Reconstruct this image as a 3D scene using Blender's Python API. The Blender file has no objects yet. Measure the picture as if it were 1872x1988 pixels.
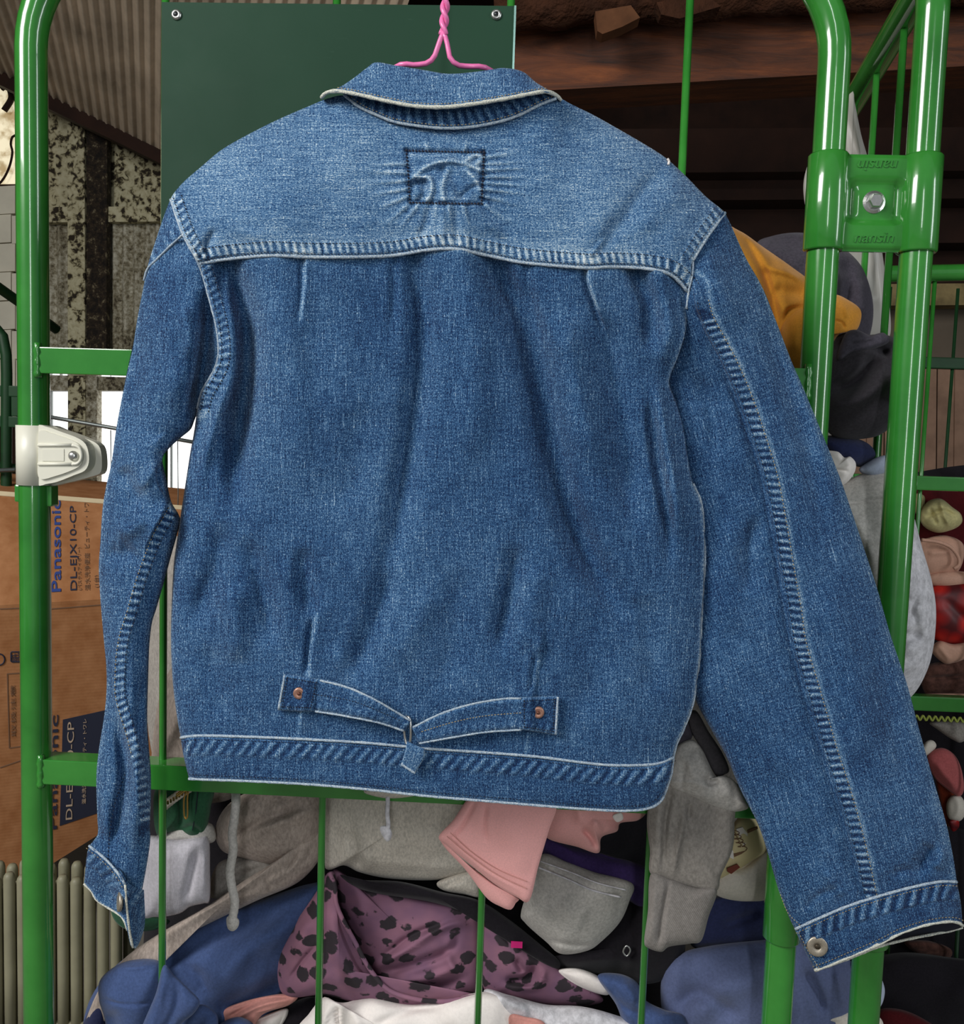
import bpy, math, random
import numpy as np
from mathutils import Vector, Matrix, kdtree

# ------------------------------------------------------------------ camera, world, light, exposure
C = bpy.context.scene.collection
SC = bpy.context.scene
W, H, F = 1872.0, 1988.0, 1750.0
YAW, PITCH, ROLL = math.radians(2.447), math.radians(-4.550), math.radians(-1.813)
CAM = np.array([0.0, -1.0, 1.2])


def rot(y, p, r):
    c, s = math.cos(y), math.sin(y); Rz = np.array([[c, -s, 0], [s, c, 0], [0, 0, 1]])
    c, s = math.cos(p), math.sin(p); Rx = np.array([[1, 0, 0], [0, c, -s], [0, s, c]])
    c, s = math.cos(r), math.sin(r); Ry = np.array([[c, 0, s], [0, 1, 0], [-s, 0, c]])
    return Rz @ Rx @ Ry


MR = rot(YAW, PITCH, ROLL)
cam_data = bpy.data.cameras.new('camera')
cam = bpy.data.objects.new('camera', cam_data); C.objects.link(cam)
cam_data.sensor_fit = 'HORIZONTAL'; cam_data.sensor_width = 36.0; cam_data.lens = 36.0 * F / W
cam_data.clip_start = 0.02
mw = np.eye(4); mw[:3, 0] = MR[:, 0]; mw[:3, 1] = MR[:, 2]; mw[:3, 2] = -MR[:, 1]; mw[:3, 3] = CAM
cam.matrix_world = Matrix(mw.tolist())
SC.camera = cam

world = bpy.data.worlds.new('world'); SC.world = world; world.use_nodes = True
wb = world.node_tree.nodes['Background']
wb.inputs[0].default_value = (0.86, 0.93, 1.0, 1); wb.inputs[1].default_value = 0.20


def area(name, loc, target, sx, sy, power, col=(1, 1, 1)):
    d = bpy.data.lights.new(name, 'AREA'); d.shape = 'RECTANGLE'; d.size = sx; d.size_y = sy; d.energy = power; d.color = col
    o = bpy.data.objects.new(name, d); C.objects.link(o); o.location = loc
    v = Vector(target) - Vector(loc); o.rotation_euler = v.to_track_quat('-Z', 'Y').to_euler()
    return o


area('daylight_from_open_door', (-2.3, -2.0, 2.9), (-0.1, 0, 1.1), 1.3, 1.5, 120, (1.0, 0.985, 0.96))
area('daylight_from_gate_gap', (0.25, -3.8, 1.9), (-0.1, 0, 1.2), 0.24, 2.2, 26, (0.95, 0.98, 1.0))
area('daylight_from_side_opening', (2.6, -1.3, 1.75), (0.3, 0.0, 1.2), 0.34, 2.0, 22, (0.92, 0.97, 1.0))
SC.view_settings.view_transform = 'Standard'; SC.view_settings.look = 'None'
SC.view_settings.exposure = 0.0; SC.view_settings.gamma = 1.0; SC.view_settings.use_curve_mapping = False
SC.cycles.use_denoising = True

# ------------------------------------------------------------------ pixel rays
def rays(x, y):
    x = np.asarray(x, float); y = np.asarray(y, float)
    d = np.stack([(x - W / 2) / F, np.ones_like(x), -(y - H / 2) / F], -1)
    return d @ MR.T


def P(x, y, Y):
    """World point(s) seen at pixel x, y that stand at depth Y (world)."""
    d = rays(x, y)
    t = (np.asarray(Y, float) - CAM[1]) / d[..., 1]
    return CAM + d * t[..., None]


def Pv(x, y, Y):
    return P(np.array([x]), np.array([y]), np.array([Y]))[0]


def px2m(Y):
    return (Y - CAM[1]) / F


# ------------------------------------------------------------------ object helpers
ORIG = {}


def new_obj(name, data, parent):
    o = bpy.data.objects.new(name, data); C.objects.link(o)
    if parent is not None:
        o.parent = parent
    return o


def wpos(o):
    return ORIG.get(o.name, np.zeros(3))


def thing(name, label, cat, loc=(0, 0, 0), group=None, kind=None):
    o = new_obj(name, None, None); o.location = loc; ORIG[o.name] = np.array(loc, float); o.empty_display_size = 0.05
    return tag(o, label, cat, group, kind)


def tag(o, label=None, cat=None, group=None, kind=None):
    if label: o['label'] = label
    if cat: o['category'] = cat
    if group: o['group'] = group
    if kind: o['kind'] = kind
    return o


def mesh(name, V, Fc, mat, parent=None, smooth=True, attrs=None, uv=None, origin=None):
    """One mesh object from world-space vertices; a top-level mesh has its origin at its base."""
    V = np.asarray(V, float)
    if parent is not None:
        org = wpos(parent); off = np.zeros(3)
    else:
        lo, hi = V.min(0), V.max(0)
        org = np.array([(lo[0] + hi[0]) / 2, (lo[1] + hi[1]) / 2, lo[2]]) if origin is None else np.array(origin, float)
    me = bpy.data.meshes.new(name)
    if isinstance(Fc, np.ndarray) and Fc.ndim == 2:
        n, k = Fc.shape
        me.vertices.add(len(V)); me.vertices.foreach_set('co', (V - org).astype(np.float32).ravel())
        me.loops.add(n * k); me.loops.foreach_set('vertex_index', Fc.astype(np.int32).ravel())
        me.polygons.add(n); me.polygons.foreach_set('loop_start', (np.arange(n) * k).astype(np.int32))
        me.polygons.foreach_set('loop_total', np.full(n, k, np.int32))
        me.update(calc_edges=True)
    else:
        me.from_pydata((V - org).tolist(), [], [list(map(int, f)) for f in Fc]); me.update()
    if smooth:
        me.polygons.foreach_set('use_smooth', np.ones(len(me.polygons), bool))
    for k, a in (attrs or {}).items():
        at = me.attributes.new(k, 'FLOAT', 'POINT'); at.data.foreach_set('value', np.asarray(a, np.float32))
    if uv is not None:
        ul = me.uv_layers.new(name='UVMap')
        li = np.empty(len(me.loops), np.int32); me.loops.foreach_get('vertex_index', li)
        ul.data.foreach_set('uv', np.asarray(uv, np.float32)[li].ravel())
    if mat is not None:
        me.materials.append(mat)
    o = new_obj(name, me, parent)
    if parent is None:
        o.location = org; ORIG[o.name] = org
    else:
        ORIG[o.name] = wpos(parent)
    return o


def catmull(pts, n, closed=False, w=None):
    """n points along a Catmull-Rom curve, evenly by arc length (or by the given per-point parameter w)."""
    p = np.asarray(pts, float); m = len(p)
    if closed:
        q = np.vstack([p[-1], p, p[0], p[1]]); segs = m
    else:
        q = np.vstack([2 * p[0] - p[1], p, 2 * p[-1] - p[-2]]); segs = m - 1
    out = []
    sub = 16
    for i in range(segs):
        a, b, c, d = q[i], q[i + 1], q[i + 2], q[i + 3]
        t = np.linspace(0, 1, sub, endpoint=False)[:, None]
        out.append(0.5 * ((2 * b) + (c - a) * t + (2 * a - 5 * b + 4 * c - d) * t * t + (3 * b - a - 3 * c + d) * t ** 3))
    out = np.vstack(out + [q[-2:-1] if not closed else p[0:1]])
    if w == 'y':
        s = out[:, 1] - out[0, 1]; s = np.maximum.accumulate(s + np.arange(len(s)) * 1e-6)
    elif w == 'x':
        s = out[:, 0] - out[0, 0]; s = np.maximum.accumulate(s + np.arange(len(s)) * 1e-6)
    else:
        s = np.concatenate([[0], np.cumsum(np.linalg.norm(np.diff(out, axis=0), axis=1))])
    tt = np.linspace(0, s[-1], n + 1 if closed else n)
    if closed: tt = tt[:-1]
    return np.stack([np.interp(tt, s, out[:, k]) for k in range(p.shape[1])], -1)


def polydist(x, y, poly):
    """distance, signed side (positive to the right of travel in the picture), arc position, fraction to a polyline."""
    poly = np.asarray(poly, float)
    best = np.full(x.shape, 1e9); side = np.zeros_like(best); arc = np.zeros_like(best)
    L = 0.0
    for (x0, y0), (x1, y1) in zip(poly[:-1], poly[1:]):
        dx, dy = x1 - x0, y1 - y0; l2 = dx * dx + dy * dy + 1e-9; l = math.sqrt(l2)
        t = np.clip(((x - x0) * dx + (y - y0) * dy) / l2, 0, 1)
        ex, ey = x - (x0 + t * dx), y - (y0 + t * dy)
        d = np.hypot(ex, ey); m = d < best
        best = np.where(m, d, best); side = np.where(m, np.sign(ex * dy - ey * dx), side); arc = np.where(m, L + t * l, arc)
        L += l
    return best, -side, arc, arc / max(L, 1e-6)


def smooth(a, b, x):
    t = np.clip((x - a) / (b - a), 0, 1); return t * t * (3 - 2 * t)


def foldsum(x, y, folds, taper=True):
    """Sum of creases. ('g', poly, sigma, amp) soft ridge/valley; ('s', poly, width, amp, side) overlapped edge: a lip that is
    sharp on one side and fades over width on the other."""
    D = np.zeros_like(x)
    for f in folds:
        pl = np.asarray(f[1], float)
        if f[0] == 's' or (500 < pl[0][1] < 570 and 430 < pl[0][0] < 1290): pl = np.vstack([pl[0] + (pl[0] - pl[1]) * (.7 if f[0] == 's' else 1.2), pl])
        if len(pl) > 2: pl = catmull(pl, 24)
        d, sd, arc, fr = polydist(x, y, pl)
        if f[0] == 'g':
            D += f[3] * np.exp(-(d / f[2]) ** 2) * (smooth(-.06, .24, fr) * smooth(1.06, .72, fr) if taper else 1.0)
        else:
            s = sd * d * f[4]
            D += f[3] * smooth(-1.8, 1.8, s) * np.exp(-np.clip(s, 0, None) / f[2]) * smooth(-10, min(50, .3 * arc.max()), arc) * smooth(arc.max() + 2, arc.max() - min(80, .45 * arc.max()), arc) * (np.exp(-(np.clip(d - np.abs(s), 0, None) / 6) ** 2))
    return D


def wobble(x, y, scale, seed, octaves=3):
    r = np.random.RandomState(seed); o = np.zeros_like(x); a = 1.0
    for k in range(octaves):
        s = 0
        for j in range(4):
            th = r.rand() * math.pi; ph = r.rand() * 6.28; ph2 = r.rand() * 6.28
            c, sn = math.cos(th), math.sin(th)
            s = s + np.sin((x * c + y * sn) / scale * (0.7 + 0.6 * r.rand()) + ph + 1.3 * np.sin((-x * sn + y * c) / scale * 0.8 + ph2))
        o += a * s / 4; a *= 0.5; scale *= 0.5
    return o


def grid_faces(nv, nu, flip=False, off=0):
    i = np.arange(nv - 1)[:, None] * nu + np.arange(nu - 1)[None, :] + off
    f = np.stack([i, i + nu, i + nu + 1, i + 1], -1).reshape(-1, 4)
    return f[:, ::-1].copy() if flip else f


def tube_geo(path, r, seg=12, closed=False, cap=True):
    p = np.asarray(path, float); n = len(p)
    r = np.full(n, r) if np.isscalar(r) else np.asarray(r, float)
    t = np.gradient(p, axis=0) if not closed else (np.roll(p, -1, 0) - np.roll(p, 1, 0))
    t /= np.linalg.norm(t, axis=1)[:, None] + 1e-12
    a = np.array([0, 1.0, 0]) if abs(t[0][1]) < 0.9 else np.array([1.0, 0, 0])
    nrm = a - t[0] * a.dot(t[0]); nrm /= np.linalg.norm(nrm)
    V = []
    for i in range(n):
        nrm = nrm - t[i] * nrm.dot(t[i]); nrm /= np.linalg.norm(nrm)
        b = np.cross(t[i], nrm)
        th = np.arange(seg) / seg * 2 * math.pi
        V.append(p[i] + r[i] * (np.cos(th)[:, None] * nrm + np.sin(th)[:, None] * b))
    V = np.vstack(V); Fs = []
    for i in range(n if closed else n - 1):
        j = (i + 1) % n
        for k in range(seg):
            Fs.append((i * seg + k, i * seg + (k + 1) % seg, j * seg + (k + 1) % seg, j * seg + k))
    if cap and not closed:
        Fs.append(tuple(range(seg))[::-1]); Fs.append(tuple((n - 1) * seg + k for k in range(seg)))
    return V, Fs


def tube(name, path, r, mat, parent=None, seg=12, closed=False):
    V, Fs = tube_geo(path, r, seg, closed)
    return mesh(name, V, Fs, mat, parent)


def box_geo(lo, hi, bev=0.0):
    lo, hi = np.array(lo, float), np.array(hi, float)
    if bev <= 0:
        V = [[(lo, hi)[i][0], (lo, hi)[j][1], (lo, hi)[k][2]] for i in (0, 1) for j in (0, 1) for k in (0, 1)]
        Fs = [(0, 1, 3, 2), (4, 6, 7, 5), (0, 4, 5, 1), (2, 3, 7, 6), (0, 2, 6, 4), (1, 5, 7, 3)]
        return np.array(V), Fs
    import bmesh
    bm = bmesh.new(); bmesh.ops.create_cube(bm, size=1)
    for v in bm.verts:
        v.co = Vector(((lo + hi) / 2 + np.array(v.co) * (hi - lo)).tolist())
    bmesh.ops.bevel(bm, geom=bm.edges[:], offset=bev, segments=2, affect='EDGES', profile=0.6)
    bm.verts.index_update()
    V = np.array([v.co[:] for v in bm.verts]); Fs = [tuple(v.index for v in f.verts) for f in bm.faces]; bm.free()
    return V, Fs


def box(name, lo, hi, mat, parent=None, bev=0.0, M=None, sm=False):
    V, Fs = box_geo(lo, hi, bev)
    if M is not None: V = V @ np.array(M)[:3, :3].T + np.array(M)[:3, 3]
    o = mesh(name, V, Fs, mat, parent, smooth=False)
    return o


def join(parts):
    V, Fs, off = [], [], 0
    for v, f in parts:
        V.append(np.asarray(v)); Fs += [tuple(int(i) + off for i in q) for q in f]; off += len(v)
    return np.vstack(V), Fs


def lathe_geo(center, axis, prof, seg=24):
    """prof: list of (radius, distance along axis)."""
    ax = np.array(axis, float); ax /= np.linalg.norm(ax)
    a = np.array([0, 0, 1.0]) if abs(ax[2]) < 0.9 else np.array([1.0, 0, 0])
    e1 = np.cross(ax, a); e1 /= np.linalg.norm(e1); e2 = np.cross(ax, e1)
    th = np.arange(seg) / seg * 2 * math.pi
    V = np.vstack([np.array(center) + ax * h + r * (np.cos(th)[:, None] * e1 + np.sin(th)[:, None] * e2) for r, h in prof])
    Fs = [(i * seg + k, i * seg + (k + 1) % seg, (i + 1) * seg + (k + 1) % seg, (i + 1) * seg + k) for i in range(len(prof) - 1) for k in range(seg)]
    Fs.append(tuple((len(prof) - 1) * seg + k for k in range(seg))); Fs.append(tuple(range(seg))[::-1])
    return V, Fs


def prism_geo(front, back):
    n = len(front); V = np.vstack([front, back])
    Fs = [tuple(range(n)), tuple(range(2 * n - 1, n - 1, -1))] + [(i, n + i, n + (i + 1) % n, (i + 1) % n) for i in range(n)]
    return V, Fs


def text(name, body, size, M, mat, parent, extrude=0.0004, shear=0.0, bold=0.0, align='LEFT'):
    cu = bpy.data.curves.new(name, 'FONT'); cu.body = body; cu.size = size; cu.extrude = extrude; cu.shear = shear; cu.offset = bold
    cu.align_x = align; cu.align_y = 'BOTTOM_BASELINE'; cu.resolution_u = 3
    t = bpy.data.objects.new(name + '_curve', cu); C.objects.link(t)
    dg = bpy.context.evaluated_depsgraph_get(); me = bpy.data.meshes.new_from_object(t.evaluated_get(dg))
    bpy.data.objects.remove(t); bpy.data.curves.remove(cu)
    n = len(me.vertices); co = np.empty(n * 3, np.float32); me.vertices.foreach_get('co', co); co = co.reshape(-1, 3)
    M = np.array(M); Vw = co @ M[:3, :3].T + M[:3, 3]
    me.vertices.foreach_set('co', (Vw - wpos(parent)).astype(np.float32).ravel()); me.update()
    me.materials.clear(); me.materials.append(mat); me.name = name
    o = new_obj(name, me, parent); ORIG[o.name] = wpos(parent)
    return o


def frame(origin, ex, ey):
    ex = np.array(ex, float); ex /= np.linalg.norm(ex); ey = np.array(ey, float); ey -= ex * ex.dot(ey); ey /= np.linalg.norm(ey)
    M = np.eye(4); M[:3, 0] = ex; M[:3, 1] = ey; M[:3, 2] = np.cross(ex, ey); M[:3, 3] = origin
    return M


# ------------------------------------------------------------------ materials
def sl(c):
    return tuple(((v / 255) / 12.92 if v / 255 <= 0.04045 else ((v / 255 + 0.055) / 1.055) ** 2.4) for v in c)


class NT:
    def __init__(s, name):
        s.m = bpy.data.materials.new(name); s.m.use_nodes = True; s.t = s.m.node_tree
        s.b = s.t.nodes['Principled BSDF']

    def n(s, typ, ins=None, **kw):
        nd = s.t.nodes.new(typ)
        for k, v in kw.items(): setattr(nd, k, v)
        for k, v in (ins or {}).items():
            if hasattr(v, 'is_output') or isinstance(v, bpy.types.NodeSocket): s.t.links.new(v, nd.inputs[k])
            else: nd.inputs[k].default_value = v
        return nd

    def link(s, a, b): s.t.links.new(a, b)

    def coord(s, kind='Object', scale=(1, 1, 1), rotz=(0, 0, 0)):
        tc = s.n('ShaderNodeTexCoord')
        mp = s.n('ShaderNodeMapping', {'Vector': tc.outputs[kind], 'Scale': scale, 'Rotation': rotz})
        return mp.outputs[0]

    def noise(s, vec, scale, detail=3, rough=0.6, dist=0.0):
        return s.n('ShaderNodeTexNoise', {'Vector': vec, 'Scale': scale, 'Detail': detail, 'Roughness': rough, 'Distortion': dist}).outputs['Fac']

    def math(s, op, a, b=0.0, c=0.0, clamp=False):
        nd = s.n('ShaderNodeMath', operation=op, use_clamp=clamp)
        for i, v in enumerate((a, b, c)):
            if isinstance(v, bpy.types.NodeSocket): s.link(v, nd.inputs[i])
            else: nd.inputs[i].default_value = v
        return nd.outputs[0]

    def ramp(s, fac, stops, interp='LINEAR'):
        r = s.n('ShaderNodeValToRGB', {'Fac': fac}); r.color_ramp.interpolation = interp
        e = r.color_ramp.elements
        while len(e) < len(stops): e.new(0.5)
        for el, (p, c) in zip(e, stops): el.position = p; el.color = (*c, 1) if len(c) == 3 else c
        return r.outputs[0]

    def mix(s, fac, a, b):
        nd = s.n('ShaderNodeMix', data_type='RGBA')
        for i, v in ((0, fac), (6, a), (7, b)):
            if isinstance(v, bpy.types.NodeSocket): s.link(v, nd.inputs[i])
            else: nd.inputs[i].default_value = (*v, 1) if isinstance(v, tuple) and len(v) == 3 else v
        return nd.outputs[2]

    def set(s, **kw):
        for k, v in kw.items():
            k = k.replace('_', ' ')
            if isinstance(v, bpy.types.NodeSocket): s.link(v, s.b.inputs[k])
            else: s.b.inputs[k].default_value = (*v, 1) if isinstance(v, tuple) and len(v) == 3 else v
        return s

    def bump(s, h, strength=0.3, dist=0.001):
        bn = s.n('ShaderNodeBump', {'Height': h, 'Strength': strength, 'Distance': dist}); s.link(bn.outputs[0], s.b.inputs['Normal'])


def simple(name, rgb, rough=0.5, metal=0.0, spec=0.5, var=0.0, vscale=20, coat=0.0, bump=0.0, bscale=200, bdist=0.001):
    t = NT(name); v = t.coord()
    if var > 0:
        n = t.noise(v, vscale, 4)
        c = sl(rgb); t.set(Base_Color=t.ramp(n, [(0.25, tuple(x * (1 - var) for x in c)), (0.75, tuple(min(1, x * (1 + var)) for x in c))]))
    else:
        t.set(Base_Color=sl(rgb))
    t.set(Roughness=rough, Metallic=metal, Specular_IOR_Level=spec)
    if coat: t.set(Coat_Weight=coat, Coat_Roughness=0.06)
    if bump > 0: t.bump(t.noise(v, bscale, 3), bump, bdist)
    return t.m


def denim(name, shift=0.0):
    """Indigo twill: white weft specks, vertical slubs, fading taken from the cloth's own wear (attribute fade)."""
    t = NT(name)
    uv = t.n('ShaderNodeTexCoord').outputs['UV']
    def mp(sc, rz=0.0):
        return t.n('ShaderNodeMapping', {'Vector': uv, 'Scale': sc, 'Rotation': (0, 0, rz)}).outputs[0]
    fine = t.noise(mp((1.0, 0.65, 1)), 980, 2, 0.7)
    twill = t.noise(mp((1.0, 0.35, 1), 0.9), 900, 1, 0.5)
    slub = t.noise(mp((1.0, 0.055, 1)), 620, 2, 0.6)
    weft = t.noise(mp((0.10, 1.0, 1)), 560, 2, 0.6)
    cloud = t.noise(mp((1, 0.8, 1)), 14, 4, 0.6)
    at = t.n('ShaderNodeAttribute', attribute_name='fade').outputs['Fac']
    a = t.math('MULTIPLY_ADD', fine, 1.7, -0.85)
    a = t.math('ADD', a, t.math('MULTIPLY_ADD', twill, 0.8, -0.4))
    a = t.math('ADD', a, t.math('MULTIPLY_ADD', slub, 0.7, -0.35))
    a = t.math('ADD', a, t.math('MULTIPLY_ADD', weft, 0.5, -0.25))
    a = t.math('MULTIPLY', a, 0.85)
    a = t.math('ADD', a, t.math('MULTIPLY_ADD', cloud, 0.30, -0.15))
    fleck = t.ramp(t.noise(mp((1.0, .7, 1)), 1050, 1, .5), [(.60, (0, 0, 0)), (.68, (1, 1, 1))])
    thr = t.ramp(t.noise(mp((1.0, .035, 1)), 760, 1, .5), [(.66, (0, 0, 0)), (.72, (1, 1, 1))])
    a = t.math('ADD', a, t.math('MULTIPLY', fleck, .24)); a = t.math('ADD', a, t.math('MULTIPLY', thr, .20)); a = t.math('SUBTRACT', a, .05)
    v = t.math('ADD', t.math('ADD', a, at), shift)
    col = t.ramp(v, [(0.0, sl((14, 32, 66))), (0.28, sl((35, 69, 109))), (0.52, sl((74, 113, 152))), (0.78, sl((144, 170, 190))), (1.0, sl((212, 220, 222)))])
    t.set(Base_Color=col, Roughness=0.92, Specular_IOR_Level=0.12)
    t.set(Sheen_Weight=0.12, Sheen_Roughness=0.5)
    t.bump(t.math('ADD', fine, twill), 0.35, 0.0006)
    return t.m


def cloth(name, rgb, heather=0.12, rough=0.95, scale=300, bump=0.25, sheen=0.2, rib=0.0, ribscale=260, dark=None, aniso=(1, 1, 1)):
    t = NT(name); v = t.coord('Object', aniso)
    n = t.noise(v, scale, 3, 0.7); n2 = t.noise(v, 18, 3)
    c = sl(rgb)
    d = sl(dark) if dark else tuple(x * (1 - heather) ** 2 for x in c)
    f = t.math('ADD', t.math('MULTIPLY', n, 0.8), t.math('MULTIPLY', n2, 0.2))
    t.set(Base_Color=t.ramp(f, [(0.36, d), (0.62, tuple(min(1, x * (1 + heather)) for x in c))]), Roughness=rough, Specular_IOR_Level=0.15, Sheen_Weight=sheen * 0.5)
    h = n
    if rib > 0:
        uv = t.n('ShaderNodeTexCoord').outputs['UV']
        wv = t.n('ShaderNodeTexWave', {'Vector': uv, 'Scale': ribscale, 'Distortion': 0.6, 'Detail': 1.0}, wave_type='BANDS', bands_direction='X').outputs['Fac']
        h = t.math('ADD', t.math('MULTIPLY', n, 0.3), t.math('MULTIPLY', wv, rib))
    t.bump(h, bump, 0.001)
    return t.m


M = {}
tg = NT('green_paint'); v = tg.coord()
tg.set(Base_Color=tg.ramp(tg.noise(v, 9, 5, 0.6), [(0.3, sl((38, 112, 38))), (0.7, sl((58, 140, 54)))]), Roughness=0.2, Coat_Weight=0.8, Coat_Roughness=0.05)
tg.bump(tg.noise(v, 60, 3), 0.05, 0.001); M['green'] = tg.m
tg = NT('green_board_paint'); v = tg.coord()
sc1 = tg.noise(tg.coord('Object', (1, 1, 9), (0, 0.5, 0)), 30, 6, 0.75)
tg.set(Base_Color=tg.mix(tg.ramp(sc1, [(0.66, (0, 0, 0)), (0.75, (0.12, 0.12, 0.12))]), tg.ramp(tg.noise(v, 3, 3), [(0.3, sl((28, 58, 42))), (0.7, sl((36, 68, 50)))]), sl((120, 150, 130))),
       Roughness=tg.math('MULTIPLY_ADD', tg.noise(v, 25, 4), 0.2, 0.46), Specular_IOR_Level=0.14)
M['board'] = tg.m
M['edge_metal'] = simple('worn_board_edge', (150, 190, 180), 0.3, 0.6)
M['steel'] = simple('zinc_steel', (200, 200, 196), 0.28, 0.9, var=0.1, vscale=400)
M['rivet_dark'] = simple('rivet_hole', (52, 54, 56), 0.4, 0.8)
M['dark_green'] = simple('old_dark_green_paint', (20, 56, 28), 0.5, 0, 0.3, 0.3, 20)
M['grey_wire'] = simple('galvanised_wire', (112, 118, 116), 0.4, 0.6)
M['white_plastic'] = simple('ivory_plastic', (222, 220, 204), 0.38, 0, 0.5, 0.04, 15)
M['pink_wire'] = simple('pink_vinyl', (236, 120, 178), 0.35, 0, 0.5, 0.08, 60, 0.2)
M['denim'] = denim('washed_denim')
M['denim_tab'] = denim('dark_denim', -0.06)
te = NT('worn_denim_edge'); v = te.coord()
te.set(Base_Color=te.ramp(te.noise(v, 900, 2), [(0.32, sl((96, 126, 160))), (0.62, sl((192, 202, 206)))]), Roughness=0.9, Specular_IOR_Level=0.1); te.bump(te.noise(v, 700, 1), 0.5, 0.001)
M['denim_edge'] = te.m
te = NT('frayed_cream_edge'); v = te.coord()
te.set(Base_Color=te.ramp(te.noise(v, 900, 2), [(0.3, sl((140, 148, 150))), (0.62, sl((222, 220, 204)))]), Roughness=0.9, Specular_IOR_Level=0.1); te.bump(te.noise(v, 700, 1), 0.5, 0.001)
M['cream_edge'] = te.m
M['thread_dark'] = simple('dark_thread', (30, 32, 48), 0.8)
M['thread_tan'] = simple('tan_thread', (178, 158, 118), 0.8)
M['copper'] = simple('aged_copper', (176, 132, 114), 0.4, 0.6, var=0.25, vscale=900)
M['copper_dark'] = simple('aged_copper_nipple', (110, 70, 56), 0.45, 0.6)
M['pewter'] = simple('worn_pewter', (176, 166, 150), 0.42, 0.75, var=0.2, vscale=700)
M['pewter_dark'] = simple('dark_pewter', (70, 62, 50), 0.5, 0.7)
M['brass'] = simple('brass', (206, 170, 96), 0.25, 0.95)
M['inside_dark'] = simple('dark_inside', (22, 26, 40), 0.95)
M['ink'] = simple('black_ink', (36, 40, 62), 0.8)
M['ink_blue'] = simple('blue_ink', (42, 66, 132), 0.8)
M['ink_navy'] = simple('navy_block_ink', (34, 38, 58), 0.8)
M['ink_brown'] = simple('brown_ink', (122, 90, 66), 0.8)
M['ink_white'] = simple('unprinted_card', (190, 166, 142), 0.8)
tc_ = NT('corrugated_cardboard'); v = tc_.coord()
fl = tc_.n('ShaderNodeTexWave', {'Vector': v, 'Scale': 42.0, 'Distortion': 0.2}, wave_type='BANDS', bands_direction='Z').outputs['Fac']
tc_.set(Base_Color=tc_.ramp(tc_.noise(v, 26, 5), [(0.3, sl((150, 98, 60))), (0.7, sl((176, 124, 84)))]), Roughness=0.85, Specular_IOR_Level=0.15); tc_.bump(fl, 0.12, 0.001)
M['card'] = tc_.m
M['card_edge'] = simple('cardboard_edge', (214, 196, 160), 0.9, var=0.1)

# ------------------------------------------------------------------ the shed
tw = NT('grimy_white_sheet'); v = tw.coord()
d1 = tw.noise(v, 42, 5, 0.7); d2 = tw.noise(tw.coord('Object', (1, 1, 0.18)), 9, 4); d3 = tw.noise(v, 2.5, 3)
grime = tw.math('ADD', tw.math('MULTIPLY', d1, 0.55), tw.math('ADD', tw.math('MULTIPLY', d2, 0.3), tw.math('MULTIPLY', d3, 0.2)))
tw.set(Base_Color=tw.ramp(grime, [(0.42, sl((58, 48, 34))), (0.50, sl((140, 132, 108))), (0.62, sl((206, 202, 184)))]), Roughness=0.85)
tw.bump(d1, 0.5, 0.01); M['grime'] = tw.m
tw = NT('foam_speckled_sheet'); v = tw.coord()
ns = tw.math('ADD', tw.math('MULTIPLY', tw.noise(v, 30, 3, .55, .4), .8), tw.math('MULTIPLY', tw.noise(v, 4, 3), .2))
tw.set(Base_Color=tw.ramp(ns, [(0.41, sl((46, 38, 26))), (0.455, sl((120, 112, 84))), (0.50, sl((186, 178, 144))), (0.62, sl((206, 200, 168)))]), Roughness=0.9); tw.bump(ns, 0.8, 0.02)
M['foam'] = tw.m
tw = NT('rusty_column'); v = tw.coord()
ns = tw.noise(v, 24, 6, 0.75)
tw.set(Base_Color=tw.ramp(ns, [(0.42, sl((26, 20, 16))), (0.56, sl((60, 48, 34))), (0.66, sl((150, 140, 112)))]), Roughness=0.9); tw.bump(ns, 0.8, 0.02)
M['rust'] = tw.m
M['roof_sheet'] = simple('dusty_roof_sheet', (190, 172, 150), 0.85, 0, 0.3, 0.35, 5)
M['block'] = simple('cream_block', (240, 234, 214), 0.85, 0, 0.3, 0.1, 6)
M['dark_wood'] = simple('dark_timber', (44, 24, 15), 0.8, 0, 0.3, 0.4, 8)
tb = NT('red_brown_timber'); v = tb.coord('Object', (0.35, 3, 3))
ns = tb.noise(v, 9, 6, 0.7, 0.6)
tb.set(Base_Color=tb.ramp(ns, [(0.3, sl((40, 19, 8))), (0.55, sl((94, 47, 18))), (0.75, sl((134, 72, 30)))]), Roughness=0.7); tb.bump(ns, 0.4, 0.01)
M['timber'] = tb.m
M['bark'] = simple('rough_bark_wood', (62, 36, 22), 0.9, 0, 0.2, 0.5, 18, 0, 0.8, 30, 0.02)
M['pale_wood'] = simple('pale_split_wood', (96, 62, 40), 0.85, 0, 0.2, 0.3, 20)
M['plank'] = simple('weathered_plank', (138, 110, 92), 0.85, 0, 0.2, 0.3, 9)
M['plaster'] = simple('grey_plaster', (96, 86, 74), 0.9, 0, 0.2, 0.15, 4)
M['yellow_beam'] = simple('stained_cream_beam', (132, 116, 80), 0.85, 0, 0.2, 0.5, 14)
M['concrete'] = simple('concrete', (120, 116, 108), 0.9, 0, 0.2, 0.2, 3)
tm = NT('bright_daylight_pane'); tm.set(Base_Color=(1, 1, 1), Emission_Color=(1.0, 1.0, 1.0), Emission_Strength=1.6); M['pane'] = tm.m
tm = NT('translucent_cream_sheet'); v = tm.coord()
tm.set(Base_Color=sl((240, 226, 190)), Emission_Color=tm.ramp(tm.noise(v, 12, 5), [(0.38, sl((150, 120, 70))), (0.55, sl((250, 238, 205)))]), Emission_Strength=0.75); M['sheet'] = tm.m


def struct(o, label=None):
    o['kind'] = 'structure'
    if label: o['label'] = label
    return o


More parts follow.
